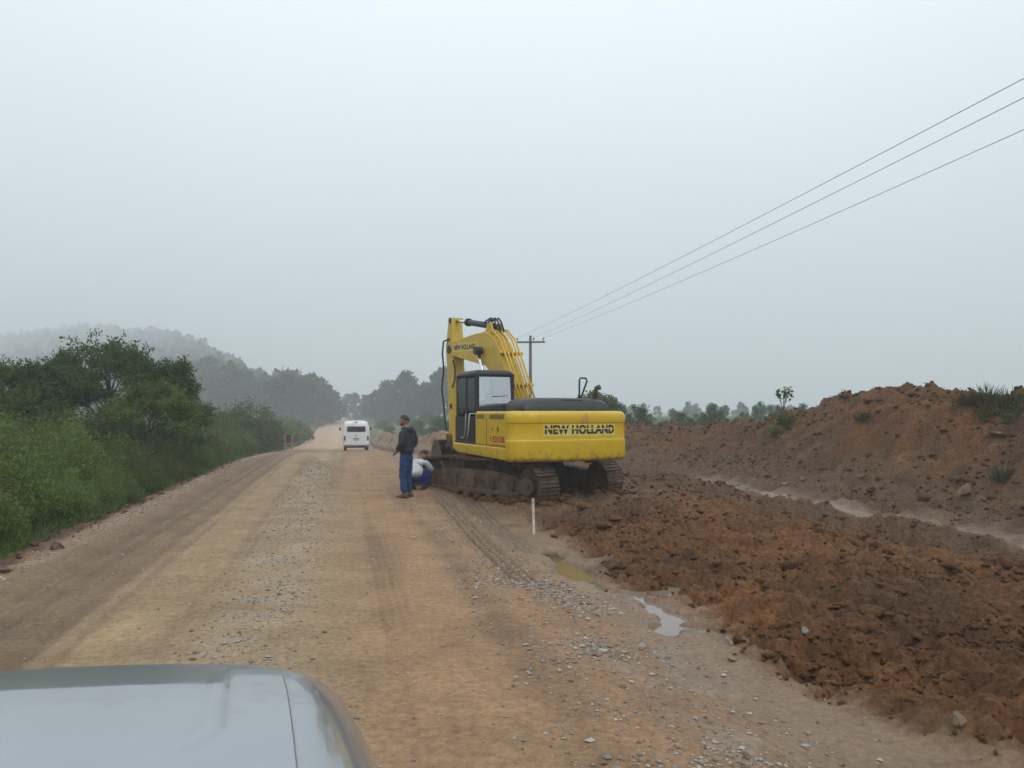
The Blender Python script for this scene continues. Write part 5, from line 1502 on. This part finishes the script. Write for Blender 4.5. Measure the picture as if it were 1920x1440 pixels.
# rounded bush further along
for u, Y, sc, lab in ((462, 60, (2.6, 2.6, 2.0), 'large rounded green bush further along the left roadside'), (512, 88, (2.9, 2.9, 1.9), 'rounded bush just beyond the large rounded one'),
                      (405, 46, (1.7, 1.7, 1.45), 'broad bush between the dark trees and the large rounded bush')):
    x = at_px(u, Y); plant('bush', shrub_proto(int(u), 2.0, 1.0, 110, 170, 0.075), x, Y, gz1(x, Y) - 0.05, 0.7, sc, lab, 'bush')

# far roadside shrubs down to the valley
r_ = np.random.RandomState(5); FS = [tree_proto(230 + i, 2.6, 1.5, 26, 70, 0.20, 'leaf_dark', 0.06, 0.75, 0.1, 0.36, 0.4) for i in range(3)]
for k in range(46):
    ss = r_.uniform(62, 230); tt = -r_.uniform(5.5, 9 + 0.03 * ss)
    x, y = st_to_xy(ss, tt)
    plant('shrub', FS[k % 3], x, y, gz1(x, y) - 0.1, r_.uniform(0, 6), r_.uniform(0.7, 1.25), 'dusky shrub on the left verge of the road beyond the brow', 'shrub', 'far shrubs on the left verge', ('foliage', 'stems'))
for k in range(22):
    ss = r_.uniform(60, 210); tt = r_.uniform(6.5, 16)
    x, y = st_to_xy(ss, tt)
    plant('shrub', FS[k % 3], x, y, gz1(x, y) - 0.1, r_.uniform(0, 6), r_.uniform(0.5, 0.95), 'dusky shrub on the right verge of the road beyond the bank', 'shrub', 'far shrubs on the right verge', ('foliage', 'stems'))

# forest trees
FT = [tree_proto(300, 14, 4.8, 46, 60, 0.80, 'leaf_far', 0.28, 0.8, 0.06, 0.32, 0.45, 'round'),
      tree_proto(301, 15, 4.4, 46, 60, 0.80, 'leaf_far', 0.26, 0.85, 0.10, 0.30, 0.45, 'round'),
      tree_proto(302, 16, 3.6, 44, 55, 0.75, 'leaf_far', 0.24, 0.9, 0.08, 0.36, 0.45, 'tall'),
      tree_proto(303, 13, 5.2, 48, 60, 0.80, 'leaf_far', 0.30, 0.75, 0.05, 0.30, 0.45, 'round'),
      tree_proto(304, 15, 3.2, 40, 60, 0.70, 'leaf_far', 0.22, 0.95, 0.06, 0.38, 0.45, 'tall')]
r_ = np.random.RandomState(8)
edge_trees = [(588, 226, 1.02, 0), (560, 222, 0.98, 3), (612, 232, 0.78, 1), (537, 218, 0.92, 1), (512, 224, 0.90, 0), (485, 228, 0.88, 3), (455, 236, 0.92, 2), (430, 240, 0.95, 0), (400, 238, 0.9, 1), (372, 244, 0.95, 3), (622, 240, 0.55, 4), (575, 214, 0.75, 4), (548, 210, 0.7, 2), (600, 218, 0.66, 0)]
for u, Y, sc, pr in edge_trees:
    Y *= 0.92; sc *= 0.92
    x = at_px(u, Y); plant('forest_tree', FT[pr], x, Y, gz1(x, Y) - 0.2, u * 0.37, sc, 'grey-green tree at the hazy front edge of the hill forest left of the road', 'tree', 'front trees of the hill forest', ('crown', 'trunk'))
grove = [(650, 300, 0.62, 2), (668, 290, 0.66, 4), (684, 300, 0.60, 2), (702, 250, 0.70, 0), (722, 246, 0.86, 4), (742, 240, 0.82, 1), (757, 232, 0.98, 4), (772, 236, 0.80, 2), (795, 228, 0.74, 0), (815, 224, 0.86, 4), (832, 218, 0.92, 2), (850, 214, 0.96, 1), (712, 238, 0.5, 3), (690, 262, 0.5, 0), (780, 222, 0.55, 3), (805, 214, 0.6, 0), (735, 225, 0.5, 1), (870, 220, 0.85, 2)]
for u, Y, sc, pr in grove:
    Y *= 0.92; sc *= 0.92
    x = at_px(u, Y); plant('grove_tree', FT[pr], x, Y, gz1(x, Y) - 0.2, u * 0.53, sc, 'tall hazy tree of the distant grove between the van and the excavator', 'tree', 'trees of the distant grove', ('crown', 'trunk'))

def merged_wood(name, pts, protos, label, keep=0.5, grow=1.35):
    """a far wood that reads as one mass"""
    Vs, Fs, base = [], [], 0
    rr = np.random.RandomState(31)
    cache = []
    for c, t_ in protos:
        v = np.empty(len(c.vertices) * 3); c.vertices.foreach_get('co', v); v = v.reshape(-1, 3)
        q = v.reshape(-1, 4, 3); q = q[rr.rand(len(q)) < keep]
        ctr = q.mean(1, keepdims=True); q = ctr + (q - ctr) * grow
        cache.append(q.reshape(-1, 3))
    for x, y, z, sc in pts:
        v = cache[rr.randint(len(cache))]; a = rr.uniform(0, 6.28)
        V = np.stack([v[:, 0] * math.cos(a) - v[:, 1] * math.sin(a), v[:, 0] * math.sin(a) + v[:, 1] * math.cos(a), v[:, 2]], -1) * sc + np.array([x, y, z])
        Vs.append(V); Fs.append(np.arange(len(V)).reshape(-1, 4) + base); base += len(V)
    me = mesh_np(name, np.concatenate(Vs), np.concatenate(Fs), M['leaf_far'], False)
    return tag(link(name, me), label, None, None, 'stuff')
pts = []
r_ = np.random.RandomState(21)
for _ in range(6500):
    u = r_.uniform(-110, 626); Ym = np.interp(u, [0, 150, 300, 400, 480, 590, 640], [1360, 1310, 1040, 680, 410, 275, 240])
    Y = 212 + (Ym - 212) * r_.rand() ** 0.8; x = at_px(u, Y)
    if any((x - p[0]) ** 2 + (Y - p[1]) ** 2 < 60 + 0.28 * max(0, Y - 240) for p in pts): continue
    pts.append((x, Y, gz1(x, Y) - 0.6, r_.uniform(0.72, 1.05) * (0.75 if u > 590 else 0.95 if u > 460 else 1.1) * (1 + 0.25 * min(1, max(0, (Y - 350) / 400)))))
print('wood trees', len(pts))
merged_wood('hill_forest', pts, FT, 'misty forest covering the hill behind the left thicket', 0.11, 2.4)

# right: bushes behind the bank and a faint treeline
RB = [tree_proto(320 + i, 3.0, 1.2, 26, 80, 0.16, 'leaf_dark', 0.05, 0.9, 0.08, 0.40, 0.38, 'tall') for i in range(3)]
r_ = np.random.RandomState(15)
lab_r = 'hazy green bush in the row behind the spoil bank'
for k in range(44):
    u = 1170 + 340 * (k + r_.uniform(-0.4, 0.4)) / 44; Y = r_.uniform(52, 88)
    x = at_px(u, Y); hgt = r_.choice([0.35, 0.45, 0.55, 0.75])
    plant('bush', RB[k % 3], x, Y, gz1(x, Y) - 0.1, r_.uniform(0, 6), 0.68 * hgt * r_.uniform(0.7, 1.3), lab_r, 'bush', 'bushes behind the spoil bank', ('foliage', 'stems'))
pts = []
for k in range(150):
    u = r_.uniform(1040, 2000); Y = r_.uniform(230, 300); x = at_px(u, Y)
    pts.append((x, Y, gz1(x, Y) - 0.3, r_.uniform(0.16, 0.34)))
merged_wood('far_treeline', pts, FT, 'faint low treeline across the misty field on the right', 0.10, 2.4)
TR_ = tree_proto(340, 4.4, 1.7, 40, 150, 0.20, 'leaf_shrub', 0.08, 0.8, 0.15, 0.34, 0.36, 'round')
x = at_px(1122, 52); plant('roadside_tree', TR_, x, 52, gz1(x, 52) - 0.1, 0.4, (0.92, 0.92, 0.62), 'leafy green tree behind the excavator exhaust pipe', 'tree', None, ('crown', 'trunk'))
x = at_px(1195, 55); plant('roadside_tree', RB[1], x, 55, gz1(x, 55) - 0.1, 0.4, (0.75, 0.75, 0.62), 'small upright tree just right of the counterweight', 'tree', None, ('crown', 'trunk'))

# saplings and weeds on the bank
def weed(u, Y, h, spread, n, per, label, mat='leaf_dark', ls=0.05, name='sapling', z=None, cat='plant'):
    rr = np.random.RandomState(int(u)); x = at_px(u, Y)
    zz = gz1(x, Y) - 0.04
    stems = MB(); Ps, Ds = [], []
    for k in range(n):
        a = rr.uniform(0, 6.28); q = spread * math.sqrt(rr.rand()); hh = h * rr.uniform(0.6, 1.0)
        tip = (q * math.cos(a), q * math.sin(a), hh)
        md = (tip[0] * 0.35, tip[1] * 0.35, hh * 0.55)
        stems.tube([(0, 0, 0), md, tip], [0.010, 0.007, 0.003], 4)
        f = rr.uniform(0.3, 1.0, per)[:, None]
        Ps.append(np.array(md)[None] * (1 - f) + np.array(tip)[None] * f + rr.normal(size=(per, 3)) * 0.03)
        Ds.append(rr.normal(size=(per, 3)) + np.array([0, 0, 0.3])[None])
    P = np.concatenate(Ps); L = ls * rr.uniform(0.6, 1.5, len(P))
    o = link(name, None, None, (x, Y, zz)); tag(o, label, cat)
    link('foliage', leaf_mesh('foliage', P, np.concatenate(Ds), L, L * 0.28, M[mat], int(u)), o)
    link('stems', stems.mesh('stems', M['stem']), o)
weed(1468, 27, 1.0, 0.38, 9, 16, 'thin leafy sapling standing where the bank meets the sky', ls=0.11)
weed(1890, 17.6, 0.55, 0.45, 12, 18, 'scraggly weed on the bank crest at the right picture edge', ls=0.06)
weed(1850, 18.3, 0.45, 0.35, 10, 14, 'thin weed beside the scraggly one on the bank crest', ls=0.06)

def tuft_mesh(seed, n, h, spread, mat):
    rr = np.random.RandomState(seed)
    a = rr.uniform(0, 6.28, n); q = spread * np.abs(rr.normal(size=n)) * (0.7 + 0.5 * np.sin(3 * a + seed))
    P = np.stack([q * np.cos(a), q * np.sin(a), np.zeros(n) - 0.02], -1)
    D = np.stack([np.cos(a) * 0.35, np.sin(a) * 0.35, np.ones(n)], -1) + rr.normal(size=(n, 3)) * 0.28
    L = h * rr.uniform(0.25, 1.25, n) * np.exp(-(q / (spread * 1.6)) ** 2)
    return leaf_mesh('blades', P, D, L, np.full(n, 0.0055) * (1 + rr.rand(n)), M[mat], seed, 0.12)
TM = [tuft_mesh(i, 260, 0.42, 0.28, 'dry_grass' if i % 2 else 'grass') for i in range(4)]
def tuft(u, v, sc, k, label, z0):
    x, y, z = pix_ground(u, v, z0)
    tag(link('grass_tuft', TM[k], None, (x, y, z), (0, 0, u * 0.1)), label, 'grass', None, 'stuff').scale = (sc, sc, sc)
for u, v, sc, k, lab, z0 in ((1470, 800, 1.3, 0, 'green grass tuft low on the left shoulder of the spoil bank', 1.0), (1455, 822, 1.0, 2, 'small grass tuft below the tuft on the bank shoulder', 0.9),
                             (1815, 765, 1.2, 1, 'dry grass tuft high on the bank left of the flat rock', 1.9), (1850, 758, 1.4, 3, 'wide dry tuft just above the flat brown rock', 1.9),
                             (1895, 770, 1.5, 1, 'tall dry tuft at the right picture edge on the bank', 1.9), (1880, 905, 1.0, 1, 'dry tuft low on the bank beside the tilted slab', 0.5),
                             (1620, 792, 1.0, 3, 'thin dry tuft in the middle of the bank face', 1.2)):
    tuft(u, v, sc, k, lab, z0)

def bank_growth():
    rr = np.random.RandomState(91); n = 60000
    s = rr.uniform(9, 40, n); t = rr.uniform(11.5, 19, n)
    x, y = st_to_xy(s, t)
    up = (t - foot(s)) / 3.9
    k = in_view(x, y) & (fbm(x * 0.45, y * 0.45, 4, 3) + 0.22 * rr.normal(size=n) > 0.50 - 0.40 * sstep(0.5, 1.25, up) - 0.25 * sstep(15, 11, s) * sstep(0.3, 0.8, up)) & (up > 0.2)
    x, y = x[k], y[k]; n = len(x)
    P = np.stack([x, y, gz(x, y) - 0.01], -1)
    D = rr.normal(size=(n, 3)) * 0.6 + np.array([0, 0, 1.0])[None]
    return leaf_mesh('bank_growth', P, D, rr.uniform(0.06, 0.24, n), rr.uniform(0.006, 0.013, n), M['dry_grass'], 5, 0.2)
tag(link('bank_growth', bank_growth()), 'thin dry grass scattered over the top of the spoil bank', None, None, 'stuff')
# grass along the left verge
def verge_grass():
    rr = np.random.RandomState(61); n = 24000
    s = 3 + 42 * rr.rand(n) ** 1.6; t = -4.35 - np.abs(rr.normal(size=n)) * 0.55
    x, y = st_to_xy(s, t)
    k = in_view(x, y) & (fbm(x * 0.7, y * 0.7, 3, 2) + 0.25 * rr.normal(size=n) > -0.05 - 0.35 * (t < -4.8)) & (t > -6.2)
    x, y = x[k], y[k]; n = len(x)
    P = np.stack([x, y, gz(x, y) - 0.01], -1)
    D = rr.normal(size=(n, 3)) * 0.4 + np.array([0, 0, 1.0])[None]
    L = rr.uniform(0.08, 0.34, n)
    return leaf_mesh('verge_grass', P, D, L, rr.uniform(0.004, 0.009, n) * (1 + y / 20), M['grass'], 3, 0.15)
tag(link('verge_grass', verge_grass()), 'short green grass along the foot of the left thicket', None, None, 'stuff')
for k, (u, v, lab) in enumerate(((372, 893, 'bright green grass tuft farthest along the thicket foot'), (300, 922, 'bright green grass tuft in the middle of the thicket foot'), (258, 944, 'nearest bright green grass tuft at the thicket foot'))):
    x, y, z = pix_ground(u, v)
    o = tag(link('grass_tuft', TM[0 if k != 1 else 2], None, (x - 0.15, y, z), (0, 0, k * 2.1)), lab, 'grass', None, 'stuff'); o.scale = (1.0, 1.0, 0.8)

# ------------------------------------------------------------------ the misty air
def haze_box():
    b = MB(); z0, z1 = -8.0, 170.0
    b.box((0, 700, (z0 + z1) / 2), (3000, 2000, z1 - z0))
    m = bpy.data.materials.new('mist'); m.use_nodes = True
    nt = m.node_tree; nt.nodes.clear()
    out = nt.nodes.new('ShaderNodeOutputMaterial'); v = nt.nodes.new('ShaderNodeVolumePrincipled')
    v.inputs['Color'].default_value = (0.93, 0.965, 1.0, 1)
    v.inputs['Density'].default_value = 0.0020
    v.inputs['Anisotropy'].default_value = 0.0
    nt.links.new(v.outputs[0], out.inputs['Volume'])
    o = b.build('haze', m)
    return tag(o, 'thin pale mist filling the valley air', None, None, 'stuff')
haze_box()
